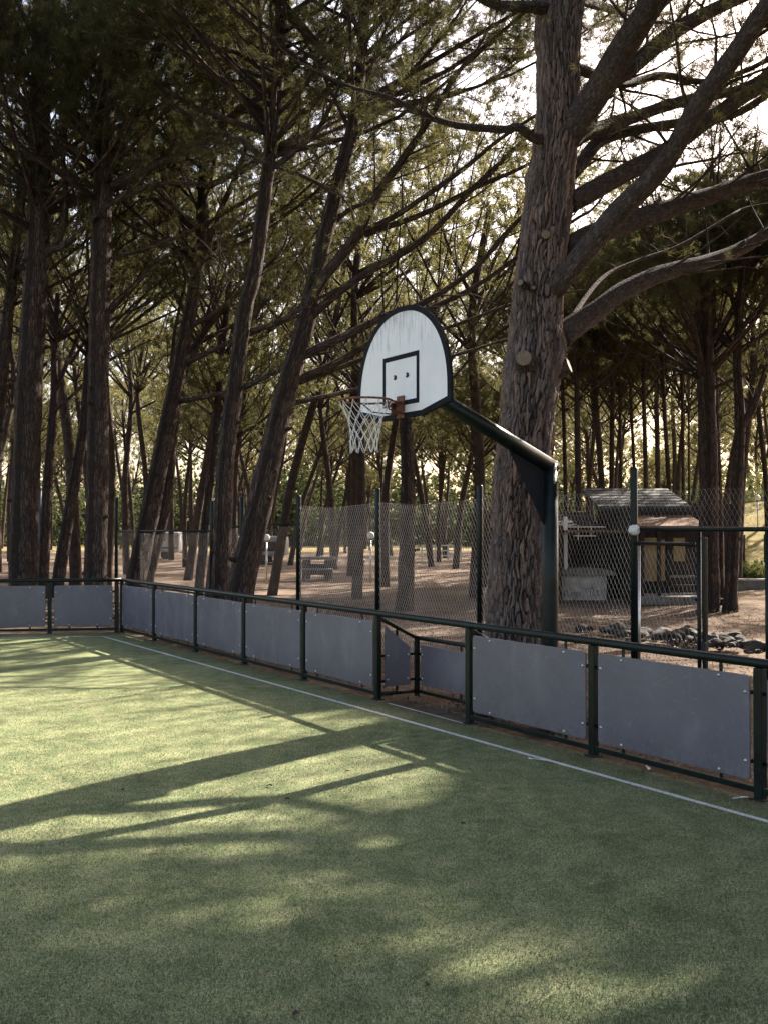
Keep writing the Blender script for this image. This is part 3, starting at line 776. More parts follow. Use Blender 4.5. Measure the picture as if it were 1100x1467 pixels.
class Tree:
    def __init__(t, seed, far=False, lod=1.0):
        t.wood = MB(); t.tw = MB(); t.C = []; t.D = []; t.r = np.random.default_rng(seed); t.far = far; t.lod = lod
    def path(t, P0, d, L, n=4, up=.25, wob=.12):
        P = [np.array(P0, float)]; d = np.array(d, float); d /= np.linalg.norm(d)
        for i in range(n):
            d = d + t.r.normal(size=3) * wob + np.array([0, 0, up / n]); d /= np.linalg.norm(d)
            P.append(P[-1] + d * L / n)
        return np.array(P), d
    def twig(t, P0, d, L, dens=1.0, leaf=True, r=.006):
        if not t.far and shades_lit(P0) and t.r.random() < .85: return
        P, e = t.path(P0, d, L, 3, .18, .16)
        t.tw.tube(P, [r, r * .8, r * .6, r * .3], 3, caps=False)
        if leaf:
            m = max(1, int(L / .085 * dens))
            for k in range(m):
                f = .35 + .65 * (k + t.r.random()) / m; q = f * 3; i = min(2, int(q)); x = P[i] + (P[i + 1] - P[i]) * (q - i)
                t.C.append(x + t.r.normal(size=3) * .03); t.D.append(e)
    def branch(t, P0, d, L, r0, dens=1.0, leaf=True, nt=None, dead=.15):
        P, e = t.path(P0, d, L, 4, .16, .14)
        t.tw.tube(P, np.linspace(r0, r0 * .35, 5), 5 if not t.far else 4, caps=False)
        n = nt if nt is not None else max(3, int(L / .16))
        for k in range(n):
            f = .2 + .8 * (k + .5) / n; q = f * 4; i = min(3, int(q)); x = P[i] + (P[i + 1] - P[i]) * (q - i)
            T = P[i + 1] - P[i]; T /= np.linalg.norm(T); s = t.r.normal(size=3); s -= T * (s @ T); s /= np.linalg.norm(s) + 1e-9
            dd = T * .65 + s * .75 + np.array([0, 0, .10])
            t.twig(x, dd, (.28 + .45 * t.r.random()) * min(1.3, .55 + L * .35), dens, leaf and (t.r.random() > dead), max(.003, r0 * .28))
        t.twig(P[-1], e, .4, dens, leaf)
    def dress(t, P, r0, r1, f0=.35, n=8, L=1.4, dens=1.0, leaf=True, up=.18):
        """side branches with needles along a limb polyline"""
        m = len(P) - 1
        for k in range(n):
            f = f0 + (1 - f0) * (k + .6 * t.r.random()) / n; q = f * m; i = min(m - 1, int(q)); x = P[i] + (P[i + 1] - P[i]) * (q - i)
            T = P[i + 1] - P[i]; T /= np.linalg.norm(T) + 1e-9
            s = t.r.normal(size=3); s[2] *= .5; s -= T * (s @ T); s /= np.linalg.norm(s) + 1e-9
            dd = T * .7 + s * .75 + np.array([0, 0, up])
            t.branch(x, dd, L * (.6 + .7 * t.r.random()) * (1.15 - .4 * f), min(.020, max(.008, (r0 + (r1 - r0) * f) * .35)), dens, leaf)
        if leaf: t.branch(P[-1], P[-1] - P[-2], L * .7, min(.05, max(.008, r1)), dens, leaf)
    def limb(t, pts, r0, r1, sides=8, mi=0, m=5, lump=.10, tgt=None, **kw):
        P = catmull(pts, m); f = np.linspace(0, 1, len(P))
        (tgt or t.wood).tube(P, r0 + (r1 - r0) * f ** .8, sides, mi, lump=lump, seed=int(t.r.integers(1e6)))
        if kw.get('n', 1) > 0: t.dress(P, r0, r1, **kw)
        return P
    def crown(t, P, zlo, zhi, R, nl, r0, L=1.5, dens=1.0, n=8, c=None, q0=.25, sector=None):
        """umbrella crown: limbs leave the upper trunk and rise to a shallow dome"""
        P = np.asarray(P); top = P[-1]; c = top if c is None else np.asarray(c)
        for k in range(nl):
            a = 2 * math.pi * (k * .382 + t.r.random() * .12)
            if sector is not None: a = sector[0] + (sector[1] - sector[0]) * t.r.random()
            q = q0 + (1 - q0) * t.r.random() ** .7
            zs = zlo + (min(zhi, P[-1][2]) - zlo) * (1 - q) * .95 * t.r.random() ** .5 + 0
            i = int(np.argmin(abs(P[:, 2] - zs))); s = P[i]
            e = np.array([c[0] + R * q * math.cos(a), c[1] + R * q * math.sin(a), zhi - (zhi - zlo) * .42 * q ** 2 - .7 * t.r.random()])
            mid = s + (e - s) * .5 + np.array([0, 0, -.10 * np.linalg.norm(e - s) * t.r.random()]) + t.r.normal(size=3) * .18
            t.limb([s, mid, e], r0 * (.55 + .5 * t.r.random()), .018, 6 if not t.far else 5, m=4, lump=.05, f0=.38, n=n, L=L, dens=dens)
    def finish(t, root, K=14, ln=.13, wd=.010, mat='needle', bark='bark', cull=True, trunk=None, cullm=None, p_lit=.07):
        o = []
        if t.wood.n: o.append(t.wood.build('trunk' if trunk is None else trunk, [M[bark], M['cut']], root, smooth=True))
        C = np.array(t.C).reshape(-1, 3); D = np.array(t.D).reshape(-1, 3)
        if len(C) and cull:
            k = shade_keep(C, t.r, p_lit); C = C[k]; D = D[k]
        if len(C) and cullm is not None:
            k = cullm(C, t.r); C = C[k]; D = D[k]
        if len(C):
            nb = len(C) * K
            V = needles(C, D, K, ln, wd, t.r)
            # one mesh: twigs (slot 0) and needles (slot 1)
            tw = t.tw; tv = np.concatenate(tw.v) if tw.v else np.zeros((0, 3)); n0 = len(tv)
            off = np.array(list(root['_o'])) if root.get('_o') is not None else 0
            allv = np.concatenate([tv, V]) - off
            l1 = np.array([len(q) for q in tw.f], np.int32); i1 = np.fromiter((i for q in tw.f for i in q), np.int32)
            idx = np.concatenate([i1, np.arange(nb * 3, dtype=np.int32) + n0]); lens = np.concatenate([l1, np.full(nb, 3, np.int32)])
            me = bpy.data.meshes.new('crown'); me.vertices.add(len(allv)); me.vertices.foreach_set('co', allv.ravel())
            me.loops.add(len(idx)); me.loops.foreach_set('vertex_index', idx)
            me.polygons.add(len(lens)); me.polygons.foreach_set('loop_start', np.concatenate([[0], np.cumsum(lens)[:-1]]).astype(np.int32))
            me.polygons.foreach_set('loop_total', lens)
            me.polygons.foreach_set('material_index', np.concatenate([np.zeros(len(l1), np.int32), np.ones(nb, np.int32)]))
            me.materials.append(M['twig']); me.materials.append(M[mat]); me.update()
            c = bpy.data.objects.new('crown', me); COL.objects.link(c); c.parent = root; o.append(c)
            global NTRI; NTRI += len(lens)
        return o
NTRI = 0

# --- the large pine behind the pole
def hero():
    Zh = 11.95
    prof = [(1012, 684, 794), (985, 688, 788), (950, 692, 783), (900, 696, 779), (800, 702, 780), (700, 706, 786), (600, 715, 795), (540, 720, 803), (515, 724, 806), (480, 729, 806), (430, 732, 807), (360, 741, 811), (300, 747, 820), (240, 756, 825), (200, 763, 828), (150, 768, 829), (100, 767, 831), (50, 764, 832), (0, 769, 836), (-60, 775, 841), (-200, 790, 846), (-380, 803, 845), (-560, 815, 840)]
    pc = np.array([at((l + r) / 2, y, Zh) for y, l, r in prof]); pr = np.array([(r - l) / 2 * Zh / F for y, l, r in prof]) * .965
    base = np.array([pc[0][0], Zh, 0])
    root = root_at('large_pine', base, 'massive old stone pine with deeply plated bark standing right behind the basketball pole', 'tree')
    z = np.linspace(-.05, pc[-1][2], 900); order = np.argsort(pc[:, 2]); pz = pc[order, 2]
    cx = np.interp(z, pz, pc[order, 0]); rr = np.interp(z, pz, pr[order])
    ker = np.hanning(31); ker /= ker.sum()
    def smo(a): return np.convolve(np.pad(a, 15, mode='edge'), ker, 'valid')
    cx = smo(cx); rr = smo(rr); cy = Zh + .05 * np.sin(z * .6)
    nth = 300; th = np.arange(nth) / nth * 2 * math.pi
    r = np.random.default_rng(9)
    # cellular plates in (around, along)
    cu = 33                                              # cells around
    cv = .235
    TH, ZZ = np.meshgrid(th, z)
    wob = .35 * np.sin(ZZ * 4 + TH * 3) + .22 * np.sin(ZZ * 11 - TH * 5) + .15 * np.sin(ZZ * 23 + 9 * TH)
    u = (TH / (2 * math.pi) * cu + wob) ; v = ZZ / cv + .6 * np.sin(TH * 9 + ZZ) + .5 * np.sin(TH * 23 + 2) + .2 * np.sin(ZZ * 17 + TH * 31)
    nv = int(z[-1] / cv) + 6; jit = r.random((cu, nv, 3))
    iu = np.floor(u).astype(int); iv = np.floor(v).astype(int)
    f1 = np.full(u.shape, 9.); f2 = np.full(u.shape, 9.); cell = np.zeros(u.shape)
    for du in (-1, 0, 1):
        for dv in (-1, 0, 1):
            a = iu + du; b = iv + dv; J = jit[a % cu, b % nv]
            d = np.hypot(a + .15 + .7 * J[..., 0] - u, b + .1 + .8 * J[..., 1] - v)
            m = d < f1; f2 = np.where(m, f1, np.minimum(f2, d)); cell = np.where(m, J[..., 2], cell); f1 = np.where(m, d, f1)
    plate = sstep(.02, .30, f2 - f1)
    fine = .5 + .5 * np.sin(TH * 90 + 4 * np.sin(ZZ * 9)) * np.sin(ZZ * 60 + 3 * np.sin(TH * 11))
    amp = np.interp(z, [0, 4, 6, 9], [.046, .043, .032, .018])[:, None]
    bumpy = .025 * np.sin(TH * 2 + ZZ * .9) + .018 * np.sin(TH * 3 - ZZ * 1.9) + .012 * np.sin(TH * 5 + ZZ * 4.1)
    ring = np.zeros_like(z)
    for zz in (1.15, 1.9, 2.28, 3.35, 4.3, 4.75, 5.7, 6.5, 7.4): ring += np.exp(-((z - zz) / .05) ** 2)
    D = (plate * amp * (.45 + .75 * cell) - amp * .7 + fine * amp * .12 - ring[:, None] * .014 * (1 + .6 * np.sin(TH * 4)))
    for (zz, a0, h, w1, w2) in ((5.55, -1.75, .035, .12, .35), (3.93, -1.95, .06, .16, .4), (4.0, -.35, .05, .2, .4), (6.0, -3.0, .04, .10, .3), (4.85, -2.4, .03, .1, .3)):
        da = np.angle(np.exp(1j * (TH - a0))); D = D + h * np.exp(-((ZZ - zz) / w1) ** 2 - (da / w2) ** 2)
    R = rr[:, None] * (1 + bumpy) + D
    flare = np.exp(-np.maximum(z, 0) / .25)[:, None] * .07 * (1 + np.sin(TH * 5 + 1)); R = R + flare
    V = np.stack([cx[:, None] + R * np.cos(TH), cy[:, None] + R * np.sin(TH), ZZ], -1).reshape(-1, 3)
    n = len(z)
    i = np.arange(n - 1)[:, None] * nth; j = np.arange(nth)[None]; k = (j + 1) % nth
    q = np.stack([i + j, i + k, i + nth + k, i + nth + j], -1).reshape(-1, 4)
    me = bpy.data.meshes.new('trunk'); V = V - base
    me.vertices.add(len(V)); me.vertices.foreach_set('co', V.ravel())
    me.loops.add(q.size); me.loops.foreach_set('vertex_index', q.astype(np.int32).ravel())
    me.polygons.add(len(q)); me.polygons.foreach_set('loop_start', np.arange(len(q), dtype=np.int32) * 4); me.polygons.foreach_set('loop_total', np.full(len(q), 4, np.int32))
    me.polygons.foreach_set('use_smooth', np.ones(len(q), bool))
    for nm, arr in (('cell', cell), ('plate', plate)):
        a = me.attributes.new(nm, 'FLOAT', 'POINT'); a.data.foreach_set('value', arr.astype(np.float32).ravel())
    me.materials.append(M['hero']); me.update()
    o = bpy.data.objects.new('trunk', me); COL.objects.link(o); o.parent = root
    # limbs, each a part
    L = [
        ([(792, 215, 0), (822, 178, -.15), (868, 112, -.5), (900, 56, -.9), (938, 0, -1.4), (990, -80, -2.0), (1080, -190, -2.6)], 50, 24, .35, 12),
        ([(868, 118, -.4), (905, 95, -.3), (975, 38, .1), (1050, 0, .5), (1180, -60, 1.0), (1300, -130, 1.6)], 28, 15, .2, 13),
        ([(790, 418, -.1), (812, 392, -.35), (875, 315, -.8), (950, 235, -1.3), (1000, 150, -1.8), (1050, 82, -2.2), (1096, 12, -2.6), (1180, -100, -3.0)], 34, 20, .4, 11),
        ([(815, 290, .0), (838, 278, .1), (890, 250, .3), (950, 218, .5), (1020, 168, .8), (1095, 122, 1.2), (1250, 60, 1.8), (1380, -40, 2.4)], 32, 18, .3, 12),
        ([(812, 360, .1), (838, 342, .25), (900, 318, .6), (975, 294, 1.0), (1050, 268, 1.5), (1096, 254, 1.8), (1230, 220, 2.5), (1400, 110, 3.2)], 38, 20, .35, 12),
        ([(802, 482, .1), (850, 447, .4), (900, 412, .75), (960, 388, 1.15), (1025, 370, 1.6), (1096, 336, 2.1), (1240, 240, 3.0), (1360, 150, 3.6)], 36, 15, .35, 11),
        ([(815, 205, .2), (840, 190, .5), (900, 170, 1.2), (975, 145, 2.0), (1050, 130, 2.6), (1095, 108, 3.0), (1200, 40, 3.6)], 26, 12, .2, 13),
        ([(815, 250, .2), (832, 235, .6), (860, 200, 1.1), (915, 185, 1.7), (975, 175, 2.3), (1060, 160, 3.1), (1160, 90, 3.8)], 25, 11, .2, 13),
        ([(820, 95, .2), (860, 110, .6), (895, 120, 1.2), (950, 107, 1.9), (1010, 116, 2.4), (1090, 90, 3.1), (1180, 20, 3.6)], 17, 8, .15, 13),
        ([(775, 200, -.2), (760, 195, -.3), (742, 182, -.45), (720, 185, -.6), (650, 178, -.9), (600, 160, -1.1), (560, 140, -1.25), (515, 128, -1.35)], 16, 5, .6, 4),
        ([(790, 15, -.1), (770, 10, -.3), (725, 8, -.6), (695, 0, -.8), (600, -60, -1.2), (480, -140, -1.5)], 20, 8, .4, 7),
        ([(808, 470, .3), (860, 400, 1.6), (910, 374, 2.2), (975, 350, 2.8), (1060, 300, 3.6)], 8, 4, .35, 5),
    ]
    T = Tree(101)
    for pts, w0, w1, f0, nb in L:
        P = [at(x, y, Zh + d) for x, y, d in pts]
        mb = MB(); P2 = T.limb(P, w0 / 2 * Zh / F, w1 / 2 * Zh / F, 14, tgt=mb, lump=.10, m=6, f0=f0, n=nb, L=1.25, dens=.8, up=.15)
        # small knuckles and dead stubs along the limb
        for q in range(4):
            i = int(T.r.integers(3, len(P2) - 2)); dd = T.r.normal(size=3); dd /= np.linalg.norm(dd)
            rr0 = w0 / 2 * Zh / F * .5; mb.tube([P2[i], P2[i] + dd * rr0 * 2.2], [rr0 * .8, rr0 * .35], 6)
        # bare hanging twigs
        for q in range(9):
            i = int(T.r.integers(len(P2) // 4, len(P2) - 1)); dd = T.r.normal(size=3); dd[2] -= .3
            T.twig(P2[i], dd, .35 + .5 * T.r.random(), .25, T.r.random() < .5, .005)
        mb.build('limb', M['limbbark'], root, smooth=True)
    # crown above
    P = np.stack([cx, cy, z], -1)[::20]
    T.crown(P, 8.0, 13.4, 6.4, 30, .085, L=1.8, dens=1.0, n=9, c=(1.9, 12.2, 12), q0=.1)
    # sawn stubs
    def stub(px, py, Z, d, r, L, nm='cut_stub'):
        c = at(px, py, Z); d = np.array(d, float); d /= np.linalg.norm(d)
        mb = MB(); mb.tube([c - d * .15, c - d * .01, c + d * L], [r * 1.5, r * 1.2, r], 16, 0, caps=False, lump=.05)
        e = c + d * (L + .001); a = np.cross(d, [0, 0, 1]); a /= np.linalg.norm(a); b = np.cross(a, d)
        v = [e + d * .004] + [e + r * 1.0 * (math.cos(t) * a + math.sin(t) * b) for t in np.arange(16) * math.pi / 8]
        mb.add(v, [(0, 1 + k, 1 + (k + 1) % 16) for k in range(16)] + [(0, 1 + (k + 1) % 16, 1 + k) for k in range(0)], None, 1)
        mb.build(nm, [M['limbbark'], M['cut']], root, smooth=False)
    stub(751, 515, Zh - .40, (-.25, -.95, .1), .085, .07); stub(808, 526, Zh - .05, (.9, -.35, .35), .085, .06)
    stub(746, 405, Zh - .33, (-.5, -.85, .1), .033, .02); stub(781, 336, Zh - .30, (0, -1, .05), .05, .02); stub(764, 412, Zh - .335, (-.1, -1, 0), .02, .02)
    def cm(C, rr):                                       # the air in front of and around the board is clear
        px, py = to_px(C); return ~((px > 440) & (px < 1100) & (py > 330) & (C[:, 1] < 12.5))
    T.finish(root, K=20, ln=.095, wd=.0062, cullm=cm, p_lit=.45)
hero()

# --- pines traced along the court
def px_tree(name, label, pts, w0, w1, Z, seed, limbs=(), crown=None, group=None, K=19, ln=.105, wd=.0095, mat='needle', bark='bark', dress=None, sides=12, Z2=None, cat='tree'):
    """pts: photo columns/rows of the trunk's middle line; the foot is carried down to the soil"""
    Z2 = Z if Z2 is None else Z2
    n = len(pts); P = [at(x, y, Z + (Z2 - Z) * i / max(1, n - 1)) for i, (x, y) in enumerate(pts)]
    if P[0][2] > .15:                                    # follow the lean to the ground
        d = P[0] - P[1]; d /= abs(d[2]) + 1e-6; d[:2] *= .8; f = P[0] + d * (P[0][2] + .12); P.insert(0, f)
    P = np.array(P); base = P[0].copy(); base[2] = 0
    gz = float(hill(base[0], base[1])) - .05; P[0][2] = min(P[0][2], gz)
    root = root_at(name, base, label, cat, group)
    T = Tree(seed)
    C = catmull(P, 8); f = np.linspace(0, 1, len(C))
    r = (w0 + (w1 - w0) * f) / 2 * Z / F; r[:3] *= np.array([1.25, 1.12, 1.04])
    T.wood.tube(C, r, sides, lump=.09, seed=seed)
    for q in range(int(5 + C[-1][2])):                   # knots and dead stubs
        i = int(T.r.integers(2, len(C) - 1)); a = T.r.random() * 6.28; dd = np.array([math.cos(a), math.sin(a), .25])
        T.wood.tube([C[i], C[i] + dd * r[i] * (1.15 + .5 * T.r.random())], [r[i] * .35, r[i] * .16], 6)
    for q in range(7):                                   # bare dead twigs low on the trunk
        i = int(T.r.integers(len(C) // 3, len(C) - 1)); a = T.r.random() * 6.28
        T.branch(C[i], (math.cos(a), math.sin(a), .35), .6 + 1.0 * T.r.random(), .013, .3, False)
    for lb in limbs:
        lp, lw0, lw1, lZ, nb, LL, de = lb
        m = len(lp); Q = [at(x, y, Z + (Z2 - Z) * .5 + (lZ - Z) * i / (m - 1)) for i, (x, y) in enumerate(lp)]
        T.limb(Q, lw0 / 2 * Z / F, lw1 / 2 * Z / F, 8, m=5, lump=.08, f0=.25, n=nb, L=LL, dens=de)
    if crown:
        T.crown(C, *crown['z'], crown['R'], crown['n'], crown.get('r', .06), L=crown.get('L', 1.5), dens=crown.get('d', 1.0), n=crown.get('b', 7), c=crown.get('c'))
    T.finish(root, K, ln, wd, mat, bark)
    return root
GP = 'pines standing close behind the court'
px_tree('pine', 'thick dark pine trunk rising beside the blue green post at far left', [(33, 828), (40, 600), (50, 420), (55, 325), (57, 180), (60, 20), (66, -150)], 44, 24, 23.5, 201,
        limbs=[([(55, 375), (85, 340), (95, 280), (88, 210)], 13, 6, 23, 5, 1.4, 1), ([(60, 360), (95, 350), (135, 310), (190, 270)], 12, 5, 22, 6, 1.5, 1), ([(50, 330), (0, 300), (-60, 250)], 14, 6, 22, 5, 1.5, 1)],
        crown=dict(z=(8.9, 14.6), R=5.2, n=32, d=1.15, r=.07, L=1.7, b=8), group=GP)
px_tree('pine', 'straight reddish pine trunk standing second from the left behind the end barrier', [(137, 826), (140, 650), (142, 480), (145, 350), (150, 190), (156, 60), (160, -170)], 34, 24, 22.8, 202,
        limbs=[([(158, 266), (215, 240), (285, 208), (340, 160), (385, 130), (440, 80)], 13, 6, 19, 9, 1.5, 1), ([(158, 290), (230, 262), (300, 262), (375, 225)], 8, 4, 21, 7, 1.3, .8), ([(160, 370), (240, 345), (330, 300), (420, 240)], 6, 3, 24, 7, 1.2, .6), ([(156, 440), (200, 400), (250, 360), (300, 350)], 6, 3, 25, 6, 1.2, .5)],
        crown=dict(z=(9.2, 14.8), R=5.6, n=40, d=1.15, r=.065, L=1.8, b=9), group=GP)
px_tree('pine', 'leaning pine with a forked top crossing the fence rail left of centre', [(196, 826), (222, 700), (238, 620), (252, 550), (268, 470), (282, 390), (290, 300), (294, 180), (298, 30)], 31, 12, 25.2, 203,
        limbs=[([(283, 388), (298, 350), (312, 312), (330, 270), (352, 215)], 12, 6, 24, 7, 1.3, .8), ([(276, 410), (258, 372), (242, 340), (240, 300)], 8, 4, 26, 5, 1.1, .7), ([(272, 468), (320, 440), (356, 404), (395, 370)], 9, 4, 23, 6, 1.3, .6), ([(262, 522), (330, 490), (380, 470), (430, 452)], 9, 4, 23, 7, 1.4, .5), ([(258, 575), (330, 560), (400, 530), (450, 500)], 8, 4, 22, 6, 1.2, .4)],
        crown=dict(z=(8.4, 13.8), R=4.6, n=27, d=1.15, r=.055, L=1.5, b=7), group=GP)
px_tree('pine', 'slender crooked pine leaning right just beside the forked leaning pine', [(213, 828), (238, 720), (246, 640), (252, 590), (262, 540), (290, 480), (330, 430)], 19, 8, 26.5, 204,
        limbs=[([(250, 600), (246, 540), (250, 480), (262, 420)], 9, 4, 27, 5, 1.1, .6)], crown=dict(z=(6.6, 11.5), R=3.2, n=12, r=.04, L=1.3, b=6), group=GP)
px_tree('pine', 'dark upright pine trunk just left of the leaning pine near the backboard', [(316, 846), (320, 740), (325, 650), (338, 540), (352, 440), (365, 390), (382, 260), (393, 170), (402, 50), (410, -160)], 29, 16, 19.2, 205,
        limbs=[([(394, 238), (428, 212), (455, 186), (480, 140)], 10, 5, 18, 6, 1.2, .8), ([(361, 474), (395, 462), (426, 446), (470, 420)], 9, 4, 18, 5, 1.1, .4), ([(350, 555), (400, 530), (440, 512)], 9, 4, 18.5, 4, 1, .3), ([(385, 235), (345, 200), (300, 185), (250, 150)], 10, 5, 20, 7, 1.4, 1), ([(398, 120), (350, 80), (290, 60)], 9, 5, 20, 7, 1.4, 1)],
        crown=dict(z=(8.8, 14.2), R=4.8, n=32, d=1.15, r=.06, L=1.6, b=8), group=GP)
px_tree('pine', 'large pine leaning right with long limbs fanning out behind the backboard', [(344, 850), (362, 765), (380, 690), (398, 610), (416, 540), (436, 470), (447, 425), (466, 335), (495, 223), (507, 172), (520, 60), (530, -150)], 42, 13, 18.3, 206,
        limbs=[([(441, 450), (459, 405), (510, 339), (543, 274), (575, 230), (605, 186), (650, 110)], 20, 7, 17, 9, 1.4, .75),
               ([(521, 332), (575, 303), (659, 245), (714, 200), (790, 150)], 10, 4, 16, 8, 1.3, .6),
               ([(524, 335), (605, 306), (677, 270), (746, 240), (820, 200)], 10, 4, 16.5, 8, 1.3, .6),
               ([(436, 462), (503, 405), (605, 343), (670, 277), (714, 234), (760, 190)], 14, 5, 17, 9, 1.3, .6),
               ([(426, 512), (495, 481), (553, 452), (605, 434), (677, 386), (743, 314), (820, 250)], 14, 5, 18, 9, 1.3, .55),
               ([(414, 548), (470, 525), (525, 495), (600, 450), (677, 412), (746, 365), (830, 310)], 13, 5, 19, 9, 1.3, .55),
               ([(414, 552), (500, 522), (600, 482), (659, 463), (728, 437), (800, 420)], 9, 4, 20, 8, 1.2, .5),
               ([(406, 580), (520, 555), (648, 510), (728, 485), (800, 460)], 8, 3, 21, 7, 1.1, .5),
               ([(470, 328), (500, 300), (532, 285), (568, 241), (610, 180)], 8, 4, 19, 6, 1.2, .7),
               ([(480, 275), (430, 250), (400, 240), (340, 215)], 7, 3, 19, 6, 1.2, .7), ([(500, 205), (540, 150), (600, 90), (640, 40)], 9, 4, 17, 7, 1.4, .9), ([(503, 190), (470, 120), (440, 60)], 8, 4, 19, 7, 1.4, .9)],
        crown=dict(z=(9.2, 14.4), R=5.0, n=29, d=1.15, r=.055, L=1.6, b=8), group=GP)
px_tree('pine', 'reddish pine leaning right between the two thick trunks on the left', [(84, 828), (100, 730), (112, 660), (121, 600), (128, 500), (140, 400)], 20, 10, 27.5, 207, limbs=[([(100, 520), (140, 470), (200, 440)], 6, 3, 27, 5, 1.2, .6)], crown=dict(z=(6.5, 12.5), R=3.8, n=14, r=.05, L=1.4, b=7), group=GP)
px_tree('pine', 'branching pine standing just right of the thick far left trunk', [(62, 828), (68, 700), (74, 620), (78, 560), (78, 500), (84, 420)], 18, 8, 29, 208, limbs=[([(78, 565), (96, 520), (112, 480), (125, 430)], 8, 4, 29, 5, 1.2, .6), ([(76, 590), (110, 560), (150, 520), (190, 500)], 6, 3, 28, 5, 1.1, .5)], crown=dict(z=(7, 12.5), R=3.8, n=14, r=.05, L=1.4, b=7), group=GP)
px_tree('pine', 'thin pine cut by the left edge of the picture', [(-14, 828), (-6, 640), (4, 520), (14, 430), (24, 350), (32, 260)], 22, 14, 26, 209, crown=dict(z=(7, 12.5), R=4.2, n=16, r=.05, L=1.5, b=7), group=GP)
px_tree('pine', 'thin reddish pine trunk between the forked pine and the dark upright pine', [(286, 838), (296, 740), (306, 655), (312, 580), (319, 500), (330, 400)], 15, 8, 28.5, 210, crown=dict(z=(6.5, 12), R=3.6, n=12, r=.045, L=1.4, b=6), group=GP)
px_tree('pine', 'dark pine trunk seen through the net directly below the backboard', [(579, 874), (583, 780), (584, 700), (583, 640), (582, 590), (584, 520)], 24, 16, 25.8, 211, crown=dict(z=(4.6, 10.5), R=3.6, n=16, r=.05, L=1.3, b=7), group='pines of the grove beyond the fence', K=12)
px_tree('pine', 'stout dark pine trunk beside the hut at right', [(1016, 864), (1015, 700), (1012, 560), (1008, 460), (1004, 360)], 31, 22, 25.4, 212, crown=dict(z=(5.4, 11.5), R=4.2, n=28, r=.06, L=1.5, b=8, d=1.4), group='pines beside the hut')
px_tree('pine', 'forked pine trunk standing right of the stout trunk by the gateway', [(1045, 873), (1052, 760), (1058, 660), (1060, 600), (1056, 520), (1060, 440), (1066, 350)], 19, 10, 25.2, 213, limbs=[([(1061, 612), (1078, 585), (1092, 545), (1108, 500), (1130, 430)], 12, 7, 25, 6, 1.2, .6)], crown=dict(z=(6.0, 11.8), R=3.6, n=12, r=.05, L=1.4, b=6), group='pines beside the hut')
px_tree('pine', 'thin bare pine stem against the bright sky at the right edge', [(1100, 780), (1097, 690), (1090, 620), (1085, 570), (1080, 480)], 9, 6, 38, 214, crown=dict(z=(8, 12.5), R=3.0, n=9, r=.04, L=1.3, b=6), group='pines beside the hut', sides=8)
px_tree('pine', 'narrow pine trunk touching the left side of the stout trunk by the hut', [(1033, 858), (1031, 740), (1026, 600), (1023, 500)], 11, 8, 26.6, 215, crown=dict(z=(6.5, 11), R=2.6, n=8, r=.04, L=1.2, b=5), group='pines beside the hut', sides=8)
# the row of slim trunks behind the hut
row = [(811, 806, 7, 36, 'first'), (829, 826, 11, 33, 'second'), (866, 852, 11, 34, 'third'), (875, 877, 9, 37, 'fourth'), (890, 887, 6, 41, 'fifth'), (911, 903, 6, 39, 'sixth'), (926, 922, 8, 33, 'seventh'), (943, 940, 9, 45, 'eighth'), (961, 950, 8, 34, 'ninth'), (979, 977, 6, 36, 'tenth'), (987, 986, 4, 40, 'eleventh')]
for k, (xb, xt, wd_, Z, nm) in enumerate(row):
    px_tree('slim_pine', 'slim straight pine trunk behind the hut, %s from the left of the row' % nm, [(xb, 800), (xb + (xt - xb) * .3, 690), (xt, 560), (xt - 1, 470), (xt + 2, 400)], wd_, wd_ * .6, Z, 300 + k,
            crown=dict(z=(5.8, 11.5), R=3.0, n=13, r=.04, L=1.4, b=7, d=1.3), group='slim pines behind the hut', K=10, ln=.16, wd=.018, mat='needle', bark='farbark', sides=8)

ORD0 = 'third fourth sixth eighth second fifth first seventh ninth'.split()
# --- pines outside the frame to the right, whose shade lies on the court
def shade_tree(x, y, h, R, seed):
    base = np.array([x, y, 0.]); root = root_at('pine', base, '%s nearest of the pines standing outside the picture beyond the long barrier' % ORD0[seed - 400], 'tree', 'pines to the right of the picture')
    T = Tree(seed); P = catmull([(x, y, -.1), (x + .1, y, h * .35), (x - .1, y + .2, h * .7), (x, y + .2, h * .88)], 6)
    T.wood.tube(P, np.linspace(.26, .12, len(P)), 10, lump=.08, seed=seed)
    T.crown(P, h * .55, h, R, 34, .07, L=1.8, dens=1.5, n=9)
    T.finish(root, K=12, ln=.15, wd=.014)
for k, a in enumerate([(8.6, 9.4, 12.5, 4.6), (10.8, 14.2, 12.6, 4.8), (13.8, 18.4, 13.0, 5.0), (12.6, 21.2, 12.5, 4.4), (10.5, 4.6, 12, 4.6), (14.6, 9.4, 13.5, 5.0), (6.6, 2.4, 10.5, 3.6), (16.5, 14.5, 13.4, 4.6), (10.4, 24.6, 12.6, 4.7)]): shade_tree(*a, 400 + k)

ORD = 'first second third fourth fifth sixth seventh eighth ninth tenth eleventh twelfth thirteenth fourteenth fifteenth sixteenth seventeenth eighteenth nineteenth twentieth'.split()
def ordw(i): return ORD[i] if i < 20 else ('twenty ' + ORD[i - 20] if i < 29 else 'thirtieth' if i == 29 else 'thirty ' + ORD[i - 30] if i < 39 else 'fortieth' if i == 39 else 'forty ' + ORD[i - 40])
def order_labels(l, text, cat, group):
    l.sort(key=lambda q: q[0])
    for i, (_, o) in enumerate(l): tag(o, text if len(l) == 1 else '%s, %s from the left' % (text, ordw(i)), cat, group)
